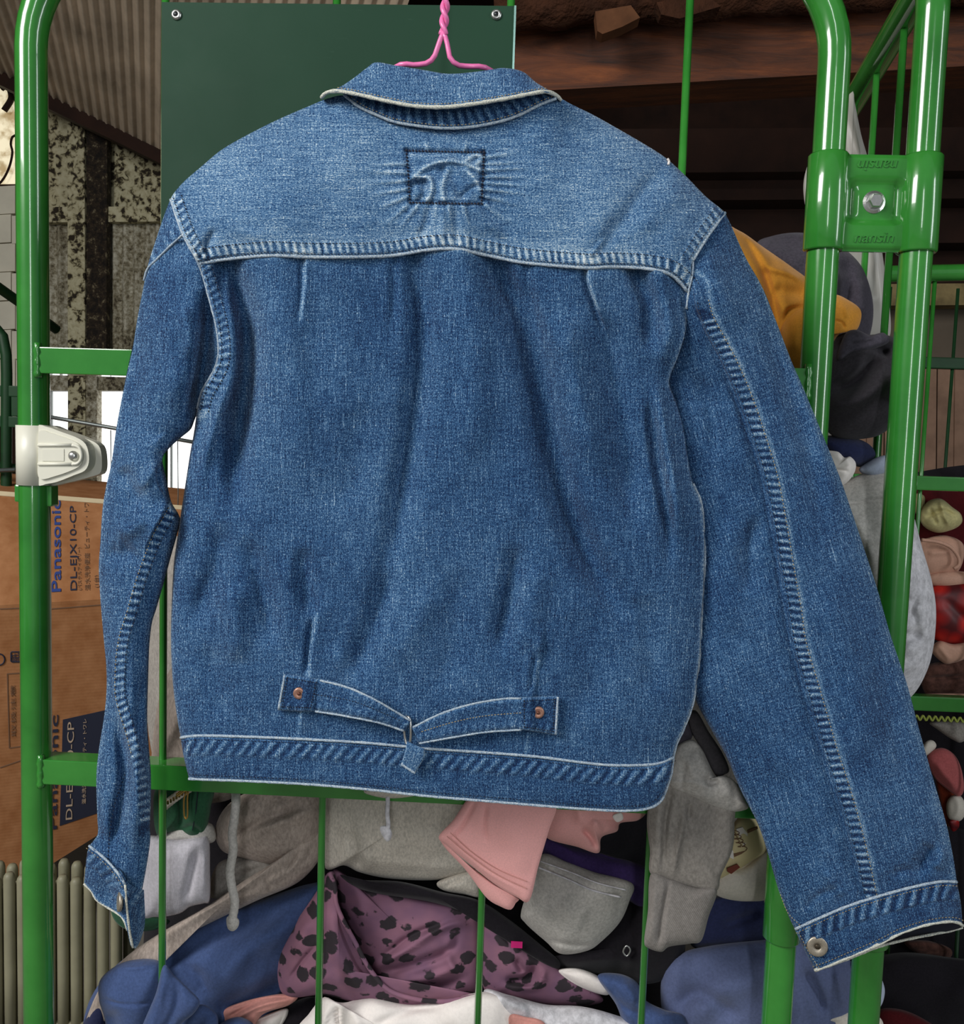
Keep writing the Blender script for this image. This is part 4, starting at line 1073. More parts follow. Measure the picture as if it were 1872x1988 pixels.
# refresh the height lookup with the straps
allp = [np.concatenate([k[i] for k in KD]) for i in range(3)]
kdt = kdtree.KDTree(len(allp[0]))
for i, (a_, b_) in enumerate(zip(allp[0], allp[1])): kdt.insert((a_, b_, 0), i)
kdt.balance()
for q_ in ([(558, 1316), (614, 1325), (603, 1374), (547, 1372), (558, 1316)], [(1018, 1361), (1077, 1358), (1074, 1420), (1018, 1411), (1018, 1361)]):
    for a_, b_ in zip(q_[:-1], q_[1:]): stitches([a_, ((a_[0] + b_[0]) / 2, (a_[1] + b_[1]) / 2), b_], M['thread_dark'], 5.5, 4.6, 2.0)
    edge_cord('frayed_tab_edge', [(q_[0][0] - 5, q_[0][1] - 6), (q_[3][0] - 6, q_[3][1] + 5)] if q_[0][0] < 800 else [(q_[1][0] + 6, q_[1][1] - 5), (q_[2][0] + 5, q_[2][1] + 6)], 5, M['denim_edge'])
stitches([(612, 1348), (680, 1360), (730, 1378), (775, 1398)], M['thread_dark'], 6)
stitches([(820, 1420), (880, 1402), (940, 1390), (1010, 1384)], M['thread_tan'], 6)
edge_cord('worn_strap_edge', [(622, 1321), (676, 1335), (723, 1356), (764, 1379), (798, 1400)], 4.5, M['denim_edge'])
edge_cord('worn_strap_edge', [(612, 1381), (664, 1389), (735, 1403), (784, 1419)], 4.5, M['denim_edge'])
edge_cord('worn_strap_edge', [(802, 1412), (858, 1385), (917, 1367), (976, 1357), (1012, 1356)], 4.5, M['denim_edge'])
edge_cord('worn_strap_edge', [(814, 1443), (888, 1430), (946, 1421), (1012, 1417)], 4.5, M['denim_edge'])
edge_cord('worn_strap_edge', [(779, 1483), (792, 1492), (806, 1501)], 5, M['denim_edge'])
Dbk = height([792], [1420])[0] + .004
bkp = catmull(np.array([(787, 1395, Dbk), (795, 1394, Dbk + .003), (798, 1418, Dbk + .005), (796, 1441, Dbk + .003), (789, 1442, Dbk), (785, 1418, Dbk - .001)]), 40, True)
tube('buckle', P(bkp[:, 0], bkp[:, 1], YJ - bkp[:, 2]), .0013, M['steel'], jk, 8, True)['label'] = 'thin silver cinch buckle'
for px_, py_ in ((581, 1346), (1045, 1383)):
    D_ = height([px_], [py_])[0]; c = Pv(px_, py_, YJ - D_ - .0004)
    rv_ = mesh('rivet', *lathe_geo(c, (.05, -1, 0), [(.0060, -.001), (.0059, .0006), (.0047, .0015), (.0030, .0011), (.0022, .0009)], 24), M['copper'], jk); rv_['label'] = 'round copper rivet'
    mesh('rivet_nipple', *lathe_geo(c, (.05, -1, 0), [(.0019, .0006), (.0017, .0020), (.0008, .0025)], 14), M['copper_dark'], rv_)
D_ = height([1587], [1837])[0]; c = Pv(1587, 1837, YJ - D_ - .001)
bt = mesh('cuff_button', *lathe_geo(c, (-.12, -1, .08), [(.0100, -.002), (.0104, .0002), (.0101, .0014), (.0090, .0019), (.0074, .0016), (.0052, .0021), (.0036, .0010), (.0030, .0006)], 36), M['pewter'], jk); bt['label'] = 'round pewter shank button'
mesh('button_center', *lathe_geo(c, (-.12, -1, .08), [(.0028, .0006), (.0026, .0018), (.0012, .0024)], 16), M['pewter_dark'], bt)
D_ = height([233], [1750])[0]; c = Pv(232, 1750, YJ - D_ - .001)
bt = mesh('cuff_button', *lathe_geo(c, (-.86, -.5, .1), [(.0098, -.002), (.0102, .0002), (.0098, .0014), (.0080, .0018), (.0050, .0020)], 30), M['pewter'], jk); bt['label'] = 'pewter button seen edge-on'

# pink wire hanger
YH = YJ - .008
hg = thing('wire_hanger', 'pink vinyl-coated wire clothes hanger holding up the denim jacket', 'hanger', Pv(865, 130, YH))
hl = [(864, 62), (857, 72), (850, 92), (842, 112), (828, 123), (805, 126), (772, 128), (722, 172), (692, 202), (600, 244), (480, 296), (400, 350), (392, 366), (410, 376), (860, 385)]
hr = [(858, 62), (865, 72), (870, 92), (874, 112), (888, 126), (910, 129), (938, 130), (962, 142), (1060, 196), (1180, 262), (1290, 334), (1340, 385), (1342, 398), (1320, 402), (860, 385)]
for q_ in (hl, hr):
    p = catmull(np.array(q_, float), 90)
    dep = YJ - np.interp(p[:, 1], [0, 125, 140, 165, 200], [.030, .030, .010, -.015, -.015])
    tube('shoulder_wire', P(p[:, 0], p[:, 1], dep), .0024, M['pink_wire'], hg, 10)
yy_ = np.linspace(66, -44, 60)
for ph in (0, math.pi):
    a_ = yy_ / 27 * 2 * math.pi * .5 + ph
    xx_ = 861 + (66 - yy_) * .06 + 4.8 * np.sin(a_)
    tube('twisted_wire', P(xx_, yy_, YJ - .030 - .0024 * np.cos(a_)), .0024, M['pink_wire'], hg, 10)
ct = Pv(868, -44, YJ - .030); hk = np.array([ct, ct + [0, .006, .02], ct + [0, .03, .08], ct + [0, .085, .115], ct + [0, .135, .09], ct + [0, .145, .05]])
tube('hook', catmull(hk, 40), .0024, M['pink_wire'], hg, 10)

# ------------------------------------------------------------------ clothes crammed into the cage
def fabric(*a, **k): return cloth(*a, **k)


M['grey_marl'] = cloth('grey_marl_jersey', (200, 192, 180), .14, scale=420, aniso=(1, 1, .5))
M['taupe'] = cloth('taupe_grey_fleece', (168, 154, 144), .16, scale=300, aniso=(1, 1, .4))
M['lilac_rib'] = cloth('lilac_grey_rib', (200, 196, 204), .08, rib=.9, ribscale=34, bump=.6)
M['cool_grey'] = cloth('cool_grey_fleece', (192, 188, 182), .12)
M['mid_grey'] = cloth('mid_grey_fleece', (154, 148, 141), .14, aniso=(1, 1, .6))
M['mid_grey_rib'] = cloth('mid_grey_rib', (150, 144, 139), .10, rib=.9, ribscale=40, bump=.6)
M['dark_rib'] = cloth('charcoal_rib', (84, 80, 84), .10, rib=.9, ribscale=60, bump=.7)
M['light_grey'] = cloth('pale_grey_quilt', (204, 202, 206), .16, scale=120, bump=.5)
M['navy'] = cloth('faded_navy_fleece', (66, 84, 126), .10, sheen=.3)
M['navy_dark'] = cloth('dark_navy_fleece', (38, 44, 76), .10)
M['slate'] = cloth('slate_blue_fleece', (94, 104, 140), .08, sheen=.3)
M['green_fleece'] = cloth('bottle_green_fleece', (44, 88, 62), .10)
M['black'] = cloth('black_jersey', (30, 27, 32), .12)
M['pink'] = cloth('salmon_pink_cotton', (238, 174, 170), .05, scale=700, bump=.12)
M['salmon'] = cloth('dusty_salmon_cotton', (204, 142, 132), .06)
M['white'] = cloth('white_cotton', (240, 232, 226), .03, bump=.1)
M['off_white'] = cloth('off_white_cotton', (216, 208, 196), .05)
M['purple'] = cloth('deep_violet_cotton', (60, 44, 92), .10)
M['orange'] = cloth('mustard_orange_fleece', (214, 146, 52), .07, scale=500, sheen=.3)
M['charcoal'] = cloth('charcoal_fleece', (74, 70, 80), .14)
M['charcoal_dark'] = cloth('dark_charcoal_fleece', (54, 51, 56), .14)
M['pale_blue'] = cloth('pale_blue_cotton', (176, 186, 206), .05)
M['cream'] = cloth('pale_yellow_knit', (196, 186, 132), .10, scale=90, bump=.5)
M['peach'] = cloth('peach_satin', (206, 160, 138), .04, rough=.5)
M['brown'] = cloth('brown_lace', (92, 62, 54), .25, scale=80)
M['wine'] = cloth('dark_wine_cotton', (78, 18, 22), .10)
tr_ = NT('red_printed_satin'); v = tr_.coord()
vo = tr_.n('ShaderNodeTexVoronoi', {'Vector': v, 'Scale': 26.0}).outputs['Distance']
tr_.set(Base_Color=tr_.ramp(vo, [(0.25, sl((206, 36, 26))), (0.5, sl((150, 16, 18))), (0.75, sl((84, 10, 18)))]), Roughness=0.5); M['red_print'] = tr_.m
tl2 = NT('purple_leopard_print'); v = tl2.coord('Object', (1, 1, 1.25), (0, 0.35, 0))
nz = tl2.n('ShaderNodeTexNoise', {'Vector': v, 'Scale': 95.0, 'Detail': 3.0}).outputs['Color']
wv = tl2.n('ShaderNodeVectorMath', {0: v, 1: tl2.n('ShaderNodeVectorMath', {0: nz, 'Scale': .014}, operation='SCALE').outputs[0]}, operation='ADD').outputs[0]
vo = tl2.n('ShaderNodeTexVoronoi', {'Vector': wv, 'Scale': 36.0, 'Randomness': .75}).outputs['Distance']
tl2.set(Base_Color=tl2.mix(tl2.ramp(vo, [(0.36, (1, 1, 1)), (0.42, (0, 0, 0))]), tl2.ramp(tl2.noise(v, 12, 3), [(.35, sl((118, 84, 108))), (.65, sl((150, 104, 122)))]), sl((46, 38, 44))), Roughness=.9)
tl2.bump(tl2.noise(v, 500, 2), .15, .001); M['leopard'] = tl2.m


def pillow_geo(outline, y0, thick, folds=(), center=None, p=2.2, wob=.003, wscale=45, seed=1, n=150, rings=34, tilt=(0, 0), backk=.6):
    o = catmull(np.array(outline, float), n, True)
    c = o.mean(0) if center is None else np.array(center, float)
    r = np.linspace(0, 1, rings) ** .85
    X = c[0] + (o[:, 0] - c[0])[None] * r[:, None]; Y = c[1] + (o[:, 1] - c[1])[None] * r[:, None]
    R_ = np.broadcast_to(r[:, None], X.shape)
    prof = np.clip(1 - R_ ** p, 0, 1) ** (1 / p)
    D = thick * prof + (foldsum(X, Y, folds) + wob * wobble(X, Y, wscale, seed)) * smooth(1.0, .86, R_)
    if wob > 0:
        w1 = wobble(X, Y * .6, wscale * 1.6, seed + 70, 1); w2 = wobble(X * .6, Y, wscale * 1.1, seed + 90, 1); w3 = wobble(X, Y, wscale * .45, seed + 50, 2)
        D = D + (-1.5 * wob * np.exp(-(w1 / .16) ** 2) + 1.0 * wob * np.exp(-(w2 / .2) ** 2) + .35 * wob * w3) * smooth(1.0, .8, R_)
    D = D + ((X - c[0]) * tilt[0] + (Y - c[1]) * tilt[1]) * .001
    Db = -backk * thick * prof + ((X - c[0]) * tilt[0] + (Y - c[1]) * tilt[1]) * .001
    Vf = P(X.ravel(), Y.ravel(), y0 - D.ravel()); Vb = P(X.ravel(), Y.ravel(), y0 - Db.ravel())
    idx = np.arange(rings * n).reshape(rings, n); nx = np.roll(idx, -1, 1)
    f = np.stack([idx[:-1], nx[:-1], nx[1:], idx[1:]], -1).reshape(-1, 4)
    V = np.vstack([Vf, Vb]); Fs = np.vstack([f[:, ::-1], f + rings * n])
    uv = np.stack([np.concatenate([X.ravel()] * 2), np.concatenate([Y.ravel()] * 2)], -1) * .001 * 6
    return V, Fs, uv


def pillow(name, outline, y0, thick, mat, folds=(), parent=None, label=None, cat=None, group=None, rotuv=0.0, **k):
    k.setdefault('seed', 1 + sum(map(ord, (label or name))) % 97); V, Fs, uv = pillow_geo(outline, y0, thick, folds, **k)
    if rotuv:
        c, s = math.cos(rotuv), math.sin(rotuv); uv = np.stack([uv[:, 0] * c + uv[:, 1] * s, -uv[:, 0] * s + uv[:, 1] * c], -1)
    o = mesh(name, V, Fs, mat, parent, True, None, uv)
    return tag(o, label, cat, group)


def cordpx(name, pts, y0, rpx, mat, parent, n=60, seg=8, flat=1.0):
    p = catmull(np.array(pts, float), n); k = px2m(y0)
    yv_ = np.full(n, y0) if p.shape[1] == 2 else y0 - p[:, 2]
    r = rpx * k * (1 + .04 * np.sin(np.arange(n) * 2.1))
    return tube(name, P(p[:, 0], p[:, 1], yv_), r, mat, parent, seg)


def seamline(pts, y0, D, mat, parent, rpx=1.4, n=40):
    p = catmull(np.array(pts, float), n); return tube('seam', P(p[:, 0], p[:, 1], np.full(n, y0 - D)), rpx * px2m(y0), mat, parent, 6)


GC = 'clothes crammed into the green roll cage'
# rear fillers of the pile
pillow('black_sweater', [(300, 1480), (640, 1440), (900, 1500), (1240, 1430), (1300, 1700), (1280, 2150), (700, 2200), (300, 2150), (280, 1800)], .30, .09, M['black'], [('g', [(500, 1500), (600, 1800)], 40, .01)], None, 'black sweater deep in the cage behind the grey sweatpants', 'sweater', GC, wob=.008)
pillow('grey_coat', [(290, 1150), (345, 1040), (560, 1000), (900, 1050), (1250, 900), (1500, 640), (1640, 700), (1640, 1200), (1500, 1600), (1200, 1560), (700, 1560), (330, 1540)], .34, .10, M['mid_grey'], [('g', [(330, 1120), (322, 1300), (345, 1500)], 30, .02), ('g', [(300, 1250), (350, 1180)], 16, -.01)], None, 'grey fleece coat showing between the left sleeve and the jacket body', 'coat', GC, wob=.008)
pillow('grey_blanket', [(296, 1440), (330, 1300), (420, 1250), (480, 1400), (470, 1530), (400, 1560), (310, 1540)], .16, .05, M['taupe'], [('g', [(300, 1480), (360, 1360)], 16, .012)], None, 'taupe grey cloth wedged behind the jacket hem by the thin rod', 'cloth', GC)

# left: taupe sweatshirt with drawstring, sweeping down to the left
sw = thing('taupe_sweatshirt', 'taupe grey sweatshirt with a long flat drawstring, sagging below the rail', 'sweatshirt', Pv(470, 1780, .09), GC)
pillow('body', [(418, 1610), (440, 1565), (490, 1535), (560, 1528), (624, 1535), (628, 1620), (600, 1662), (540, 1680), (470, 1665), (430, 1650)], .10, .045, M['taupe'], [('g', [(440, 1640), (500, 1600), (600, 1560)], 9, -.008), ('g', [(480, 1620), (560, 1590), (620, 1570)], 12, .006), ('g', [(540, 1535), (560, 1560), (555, 1600)], 12, -.006), ('g', [(470, 1560), (500, 1545)], 14, .006)], sw, wob=.002)
pillow('sleeve', [(626, 1610), (624, 1660), (580, 1712), (500, 1748), (420, 1786), (330, 1832), (262, 1880), (215, 1935), (175, 2010), (160, 2005), (190, 1925), (240, 1862), (310, 1812), (400, 1760), (470, 1712), (540, 1668), (590, 1630)], .088, .032, M['taupe'],
       [('g', [(600, 1640), (560, 1690), (510, 1718)], 6, .005), ('g', [(505, 1700), (520, 1720), (512, 1738)], 4, -.005), ('g', [(590, 1640), (500, 1700), (420, 1750), (300, 1830)], 12, .006), ('g', [(560, 1640), (575, 1655), (550, 1700)], 5, -.004)], sw, wob=.0015, n=220, center=(440, 1748))
cordpx('drawstring', [(458, 1538, .03), (458, 1560, .052), (455, 1590, .056), (451, 1620, .054), (453, 1650, .05), (447, 1690, .046), (450, 1720, .044), (456, 1750, .042), (453, 1775, .042), (450, 1790, .042)], .045, 8.5, M['cool_grey'], sw, 70)['label'] = 'flat grey drawstring with a knotted end'
pillow('drawstring_knot', [(440, 1782), (452, 1776), (464, 1786), (462, 1800), (452, 1808), (442, 1802)], .004, .006, M['cool_grey'], [], sw, wob=.001, n=40, rings=10)
pillow('taupe_bag', [(415, 1690), (440, 1668), (520, 1660), (560, 1690), (500, 1730), (420, 1745), (408, 1730)], .12, .035, M['mid_grey'], [('g', [(420, 1720), (520, 1680)], 10, -.008)], None, 'dark shaded grey fold under the flat drawstring', 'cloth', GC)

# bottle green jacket hem with a gold zip, and a ribbed lilac hem under it
gz = thing('green_track_jacket', 'bottle green fleece hem with a gold zip pull below the rail', 'jacket', Pv(355, 1630, .06), GC)
pillow('body', [(304, 1530), (350, 1520), (412, 1528), (410, 1565), (402, 1605), (392, 1622), (372, 1628), (352, 1618), (330, 1616), (306, 1622), (298, 1580)], .068, .026, M['green_fleece'], [('g', [(345, 1530), (352, 1580), (345, 1615)], 7, -.010), ('g', [(368, 1540), (376, 1590), (370, 1620)], 9, .005), ('g', [(350, 1612), (372, 1604), (392, 1618)], 5, -.006)], gz, wob=.0015)
seamline([(384, 1532), (381, 1570), (374, 1612)], .068, .028, M['inside_dark'], gz, 1.0)
zt = cordpx('zip_tape', [(318, 1566, .0), (335, 1552, .004), (352, 1540, .006), (368, 1530, .004)], .030, 9, M['off_white'], gz, 30); zt['label'] = 'beige zip tape'
for k in range(8):
    c = Pv(326 + k * 5.6, 1558 - k * 3.4, .012); box('zip_tooth', c - np.array([.0009, .001, .0022]), c + np.array([.0009, .001, .0022]), M['brass'], gz)
cordpx('zip_pull', [(364, 1533), (358, 1548), (357, 1566), (358, 1584), (361, 1590), (364, 1584), (364, 1566), (364, 1548), (366, 1534)], .012, 1.8, M['brass'], gz, 40)['label'] = 'gold zip pull'
cordpx('zip_slider', [(344, 1544), (352, 1538), (362, 1531), (370, 1527)], .010, 4.2, M['brass'], gz, 20)
lr = thing('lilac_sweatshirt', 'lilac grey ribbed sweatshirt hem hanging beside the thin rod', 'sweatshirt', Pv(340, 1785, .06), GC)
pillow('ribbed_hem', [(262, 1640), (290, 1622), (340, 1628), (392, 1622), (406, 1630), (408, 1690), (408, 1748), (396, 1754), (370, 1760), (352, 1772), (330, 1778), (300, 1780), (276, 1776), (264, 1700)], .075, .034, M['lilac_rib'], [('g', [(385, 1640), (372, 1700), (360, 1755)], 10, -.008), ('g', [(398, 1660), (396, 1740)], 7, .005), ('g', [(330, 1640), (325, 1760)], 18, .004)], lr, wob=.0012, p=3.2)
pillow('body', [(330, 1600), (400, 1596), (418, 1612), (412, 1636), (350, 1640), (300, 1636)], .085, .03, M['cool_grey'], [], lr)
pillow('green_sock', [(214, 1752), (240, 1762), (290, 1775), (330, 1788), (300, 1806), (250, 1806), (222, 1786)], .12, .02, M['green_fleece'], [], None, 'sliver of green fabric below the buttoned left cuff', 'cloth', GC)

# faded navy sweatshirt at the lower left
nv_ = thing('navy_sweatshirt', 'faded navy blue sweatshirt bulging out at the lower left of the cage', 'sweatshirt', Pv(330, 2040, .08), GC)
pillow('body', [(240, 1862), (320, 1822), (420, 1776), (520, 1742), (600, 1716), (640, 1720), (636, 1800), (600, 1860), (560, 1920), (520, 1990), (440, 2080), (300, 2120), (180, 2100), (160, 2010), (180, 1930)], .115, .055, M['navy'],
       [('g', [(300, 1880), (420, 1820), (560, 1760)], 20, -.010), ('g', [(400, 1940), (480, 1850), (600, 1780)], 24, .012), ('g', [(420, 1960), (500, 1930), (560, 1900)], 16, -.014), ('g', [(350, 1870), (390, 1900), (400, 1940)], 14, -.008)], nv_, wob=.002)
pillow('sleeve', [(196, 1900), (240, 1868), (300, 1862), (316, 1880), (312, 1930), (300, 1990), (280, 2080), (210, 2090), (205, 1990), (192, 1940)], .062, .040, M['navy'], [('g', [(196, 1938), (240, 1950), (300, 1948)], 3, -.003), ('g', [(215, 1960), (230, 2030)], 12, -.008), ('g', [(215, 1875), (260, 1880), (300, 1872)], 5, .003)], nv_, wob=.0015)
pillow('cuff_fold', [(318, 1874), (340, 1895), (372, 1925), (388, 1945), (376, 1968), (350, 1990), (310, 2040), (268, 2090), (255, 2060), (275, 1995), (302, 1930)], -.006, .012, M['navy'], [('g', [(320, 1890), (300, 1960), (270, 2060)], 12, .004), ('g', [(345, 1905), (340, 1960), (300, 2030)], 8, -.004)], nv_, wob=.0012)
pillow('hem_fold', [(388, 1950), (412, 1960), (424, 1985), (410, 2060), (330, 2110), (290, 2090), (330, 2010), (360, 1970)], .040, .022, M['navy'], [('g', [(400, 1970), (370, 2010), (340, 2060)], 8, -.006)], nv_)
pillow('hem_roll', [(160, 1990), (196, 1930), (216, 1985), (240, 2060), (220, 2140), (140, 2140), (148, 2040)], .10, .035, M['navy_dark'], [], nv_)
pillow('navy_hood', [(425, 1990), (470, 1975), (500, 2010), (470, 2110), (380, 2130), (395, 2040)], .05, .03, M['navy'], [('g', [(440, 1990), (430, 2060)], 8, .004)], None, 'small blue fleece fold beside the salmon cloth at the bottom edge', 'cloth', GC)
pillow('salmon_shirt', [(428, 1968), (470, 1945), (540, 1930), (578, 1934), (560, 1952), (510, 1970), (480, 2010), (440, 2020)], .075, .022, M['salmon'], [('g', [(440, 1990), (500, 1955), (570, 1938)], 5, .004), ('g', [(440, 1975), (500, 1945)], 4, -.003)], None, 'dusty salmon cloth strip under the blue sweatshirt', 'shirt', GC)
pillow('pale_towel', [(480, 1990), (530, 1965), (560, 1960), (540, 2000), (470, 2060), (440, 2040)], .085, .016, M['white'], [], None, 'pale cloth sliver beneath the salmon strip', 'cloth', GC)
pillow('black_shirt', [(500, 1990), (560, 1950), (610, 1935), (640, 1960), (600, 2060), (520, 2100), (470, 2060)], .11, .03, M['black'], [], None, 'black cloth patch left of the white cotton at the bottom edge', 'shirt', GC)

# middle: grey sweatpants, leopard top, white cotton
gp = thing('grey_sweatpants', 'light grey marl sweatpants bulging over the rail with a short drawstring', 'sweatpants', Pv(770, 1705, .06), GC)
pillow('body', [(628, 1560), (640, 1520), (700, 1500), (800, 1500), (900, 1520), (930, 1580), (934, 1650), (920, 1690), (850, 1708), (760, 1706), (700, 1694), (668, 1680), (632, 1686), (622, 1620)], .088, .048, M['grey_marl'], [('g', [(700, 1690), (690, 1650), (680, 1610)], 9, -.006), ('g', [(720, 1690), (705, 1640)], 10, .005), ('g', [(640, 1690), (655, 1640), (650, 1600)], 14, -.005), ('g', [(840, 1600), (860, 1660)], 30, .004)], gp, wob=.0025)
pillow('waist_fold', [(706, 1536), (740, 1522), (790, 1524), (822, 1538), (800, 1546), (760, 1550), (728, 1546)], -.020, .008, M['grey_marl'], [], gp, wob=.0006, n=60, rings=12)
pillow('leg', [(850, 1712), (900, 1692), (936, 1690), (940, 1740), (900, 1736), (860, 1728)], .080, .02, M['grey_marl'], [('g', [(860, 1722), (900, 1705)], 5, -.004)], gp, n=60, rings=14)
cordpx('drawstring', [(752, 1538, .012), (753, 1556, .018), (752, 1580, .018), (754, 1600, .017), (752, 1612, .017)], -.008, 4.6, M['light_grey'], gp, 40)['label'] = 'pale cord with a knotted end'
pillow('drawstring_knot', [(738, 1606), (750, 1603), (760, 1612), (760, 1626), (752, 1634), (742, 1622)], -.024, .004, M['light_grey'], [], gp, wob=.0005, n=40, rings=10)

lp_ = thing('leopard_blouse', 'purple leopard print top with a rolled edge, crumpled in the middle', 'top', Pv(760, 1950, .06), GC)
pillow('outer_side', [(632, 1700), (642, 1692), (652, 1700), (658, 1760), (690, 1830), (720, 1890), (760, 1928), (830, 1944), (900, 1940), (930, 1930), (925, 1945), (860, 1958), (780, 1962), (700, 1950), (630, 1932), (560, 1936), (540, 1905), (545, 1850), (575, 1790), (612, 1735)], .072, .034, M['leopard'], [('g', [(560, 1905), (590, 1860), (620, 1830)], 4, -.006), ('g', [(600, 1780), (570, 1860)], 14, .006), ('g', [(640, 1760), (660, 1860), (720, 1940)], 14, .006)], lp_, center=(660, 1880), wob=.002, n=200)
pillow('inner_side', [(646, 1692), (668, 1696), (700, 1722), (760, 1734), (840, 1748), (920, 1768), (936, 1800), (934, 1880), (925, 1934), (850, 1946), (760, 1928), (716, 1880), (686, 1820), (660, 1760)], .098, .030, M['leopard'],
       [('g', [(720, 1880), (780, 1850), (860, 1800), (920, 1790)], 7, .007), ('g', [(740, 1890), (810, 1870), (870, 1845), (890, 1810)], 8, -.012), ('g', [(750, 1905), (830, 1900), (900, 1870)], 8, .007), ('g', [(760, 1920), (840, 1920), (905, 1895)], 8, -.012), ('g', [(740, 1860), (800, 1815), (870, 1790)], 6, -.006), ('g', [(880, 1810), (870, 1860), (900, 1900)], 9, .006)], lp_, wob=.002)
cordpx('rolled_edge', [(640, 1694, 0), (650, 1720, .004), (652, 1750, .008), (664, 1782, .01), (690, 1830, .012), (716, 1878, .012), (752, 1920, .012), (800, 1938, .012), (860, 1944, .01), (925, 1934, .004)], .052, 4.6, M['leopard'], lp_, 80)
lp2 = thing('leopard_scarf', 'purple leopard print cloth right of the middle rod with a magenta tag', 'top', Pv(1050, 1950, .06), GC)
pillow('body', [(936, 1800), (970, 1806), (1010, 1830), (1050, 1856), (1092, 1882), (1130, 1906), (1164, 1930), (1168, 1946), (1120, 1954), (1050, 1950), (980, 1934), (938, 1916)], .095, .030, M['leopard'], [('g', [(980, 1905), (1020, 1900), (1042, 1870)], 9, -.016), ('g', [(1000, 1860), (1016, 1890)], 7, -.010), ('g', [(990, 1916), (1040, 1916), (1062, 1880)], 6, .007)], lp2, wob=.002)
box('fabric_tag', Pv(992, 1840, .058) - np.array([0, 0, .0]), Pv(992, 1840, .058) + np.array([.014, .0012, .008]), simple('magenta_satin', (214, 30, 120), .5), lp2, 0)['label'] = 'small magenta label'
pillow('black_camisole', [(660, 1698), (700, 1708), (780, 1712), (860, 1732), (930, 1748), (990, 1786), (1050, 1834), (1086, 1866), (1080, 1882), (1040, 1862), (970, 1816), (920, 1780), (840, 1752), (740, 1736), (690, 1722)], .080, .020, M['black'], [], None, 'black band curving along the top of the leopard print', 'top', GC, n=180, center=(850, 1742), wob=.001)
pillow('white_cotton_sheet', [(575, 2010), (600, 1968), (628, 1936), (650, 1944), (672, 1946), (720, 1936), (800, 1950), (880, 1936), (950, 1926), (1000, 1950), (1040, 2000), (1010, 2110), (760, 2140), (600, 2110)], .058, .036, M['white'], [('g', [(640, 1945), (625, 1990), (600, 2040)], 6, .008), ('g', [(655, 1950), (660, 2000)], 6, -.010), ('g', [(680, 1955), (700, 2000)], 10, .006), ('g', [(720, 1995), (800, 1960), (860, 1955)], 8, -.004)], None, 'white cotton sheet along the bottom edge below the leopard print', 'sheet', GC, wob=.0015)

# pink T-shirt pushed out over the rail
pk = thing('pink_shirt', 'salmon pink T-shirt whose sleeve hangs out over the rail', 'shirt', Pv(970, 1768, -.03), GC)
pillow('sleeve', [(912, 1548), (960, 1530), (1040, 1534), (1080, 1560), (1066, 1612), (1046, 1680), (1028, 1748), (1004, 1742), (960, 1716), (905, 1672), (868, 1642), (852, 1624), (880, 1592)], -.022, .013, M['pink'], [('g', [(925, 1552), (900, 1600), (870, 1636)], 4, -.003), ('g', [(945, 1560), (940, 1600), (945, 1640)], 5, -.003), ('g', [(970, 1580), (1000, 1640), (1020, 1700)], 24, .003), ('g', [(880, 1640), (940, 1690), (1020, 1735)], 4, .0016)], pk, wob=.0012, p=3)
pillow('sleeve_opening', [(852, 1626), (868, 1644), (905, 1674), (960, 1716), (1006, 1744), (1002, 1752), (992, 1766), (972, 1760), (944, 1742), (905, 1690), (866, 1648)], -.014, .008, M['pink'], [], pk, n=80, rings=12, wob=.0004, center=(945, 1712))
for o_ in (12, 26):
    seamline([(862 + o_ * .5, 1630 - o_ * .5), (915, 1672 - o_ * .7), (965, 1708 - o_ * .8), (1024, 1738 - o_)], -.022, .0136, M['salmon'], pk, .7)
pillow('body', [(1060, 1560), (1120, 1540), (1220, 1548), (1256, 1570), (1240, 1592), (1205, 1598), (1198, 1614), (1168, 1626), (1162, 1656), (1120, 1644), (1064, 1628), (1050, 1600)], .030, .034, M['pink'], [('g', [(1130, 1606), (1150, 1628), (1160, 1650)], 6, -.010), ('g', [(1150, 1590), (1170, 1618), (1190, 1610)], 8, .006), ('g', [(1120, 1560), (1128, 1600)], 8, .003), ('g', [(1190, 1585), (1210, 1575), (1250, 1574)], 6, .004)], pk, wob=.0012)
pillow('white_tag', [(1190, 1584), (1206, 1578), (1210, 1590), (1198, 1596)], -.006, .0015, M['white'], [], pk, n=24, rings=6, wob=0)
pillow('violet_shirt', [(1050, 1622), (1110, 1640), (1180, 1660), (1260, 1690), (1264, 1770), (1200, 1735), (1120, 1700), (1058, 1668)], .10, .032, M['purple'], [], None, 'deep violet cloth fold below the pink shirt', 'shirt', GC)
gh = thing('grey_folded_sweatshirt', 'light grey sweatshirt folded to show its double-stitched hem', 'sweatshirt', Pv(1110, 1850, .07), GC)
pillow('body', [(1012, 1770), (1036, 1700), (1054, 1658), (1100, 1672), (1160, 1694), (1228, 1714), (1222, 1750), (1204, 1790), (1170, 1826), (1140, 1846), (1090, 1852), (1060, 1828), (1020, 1792)], .075, .036, M['cool_grey'], [('g', [(1060, 1825), (1110, 1835), (1150, 1838)], 6, -.006), ('g', [(1080, 1760), (1140, 1790)], 30, .004)], gh, wob=.0015)
seamline([(1046, 1684), (1100, 1706), (1150, 1728), (1206, 1742)], .075, .0345, M['light_grey'], gh, 2.0); seamline([(1050, 1672), (1110, 1694), (1160, 1714), (1216, 1728)], .075, .031, M['light_grey'], gh, 1.5)
bs = thing('black_eyelet_shirt', 'black cloth with a small metal grommet behind the rod', 'top', Pv(1180, 1890, .09), GC)
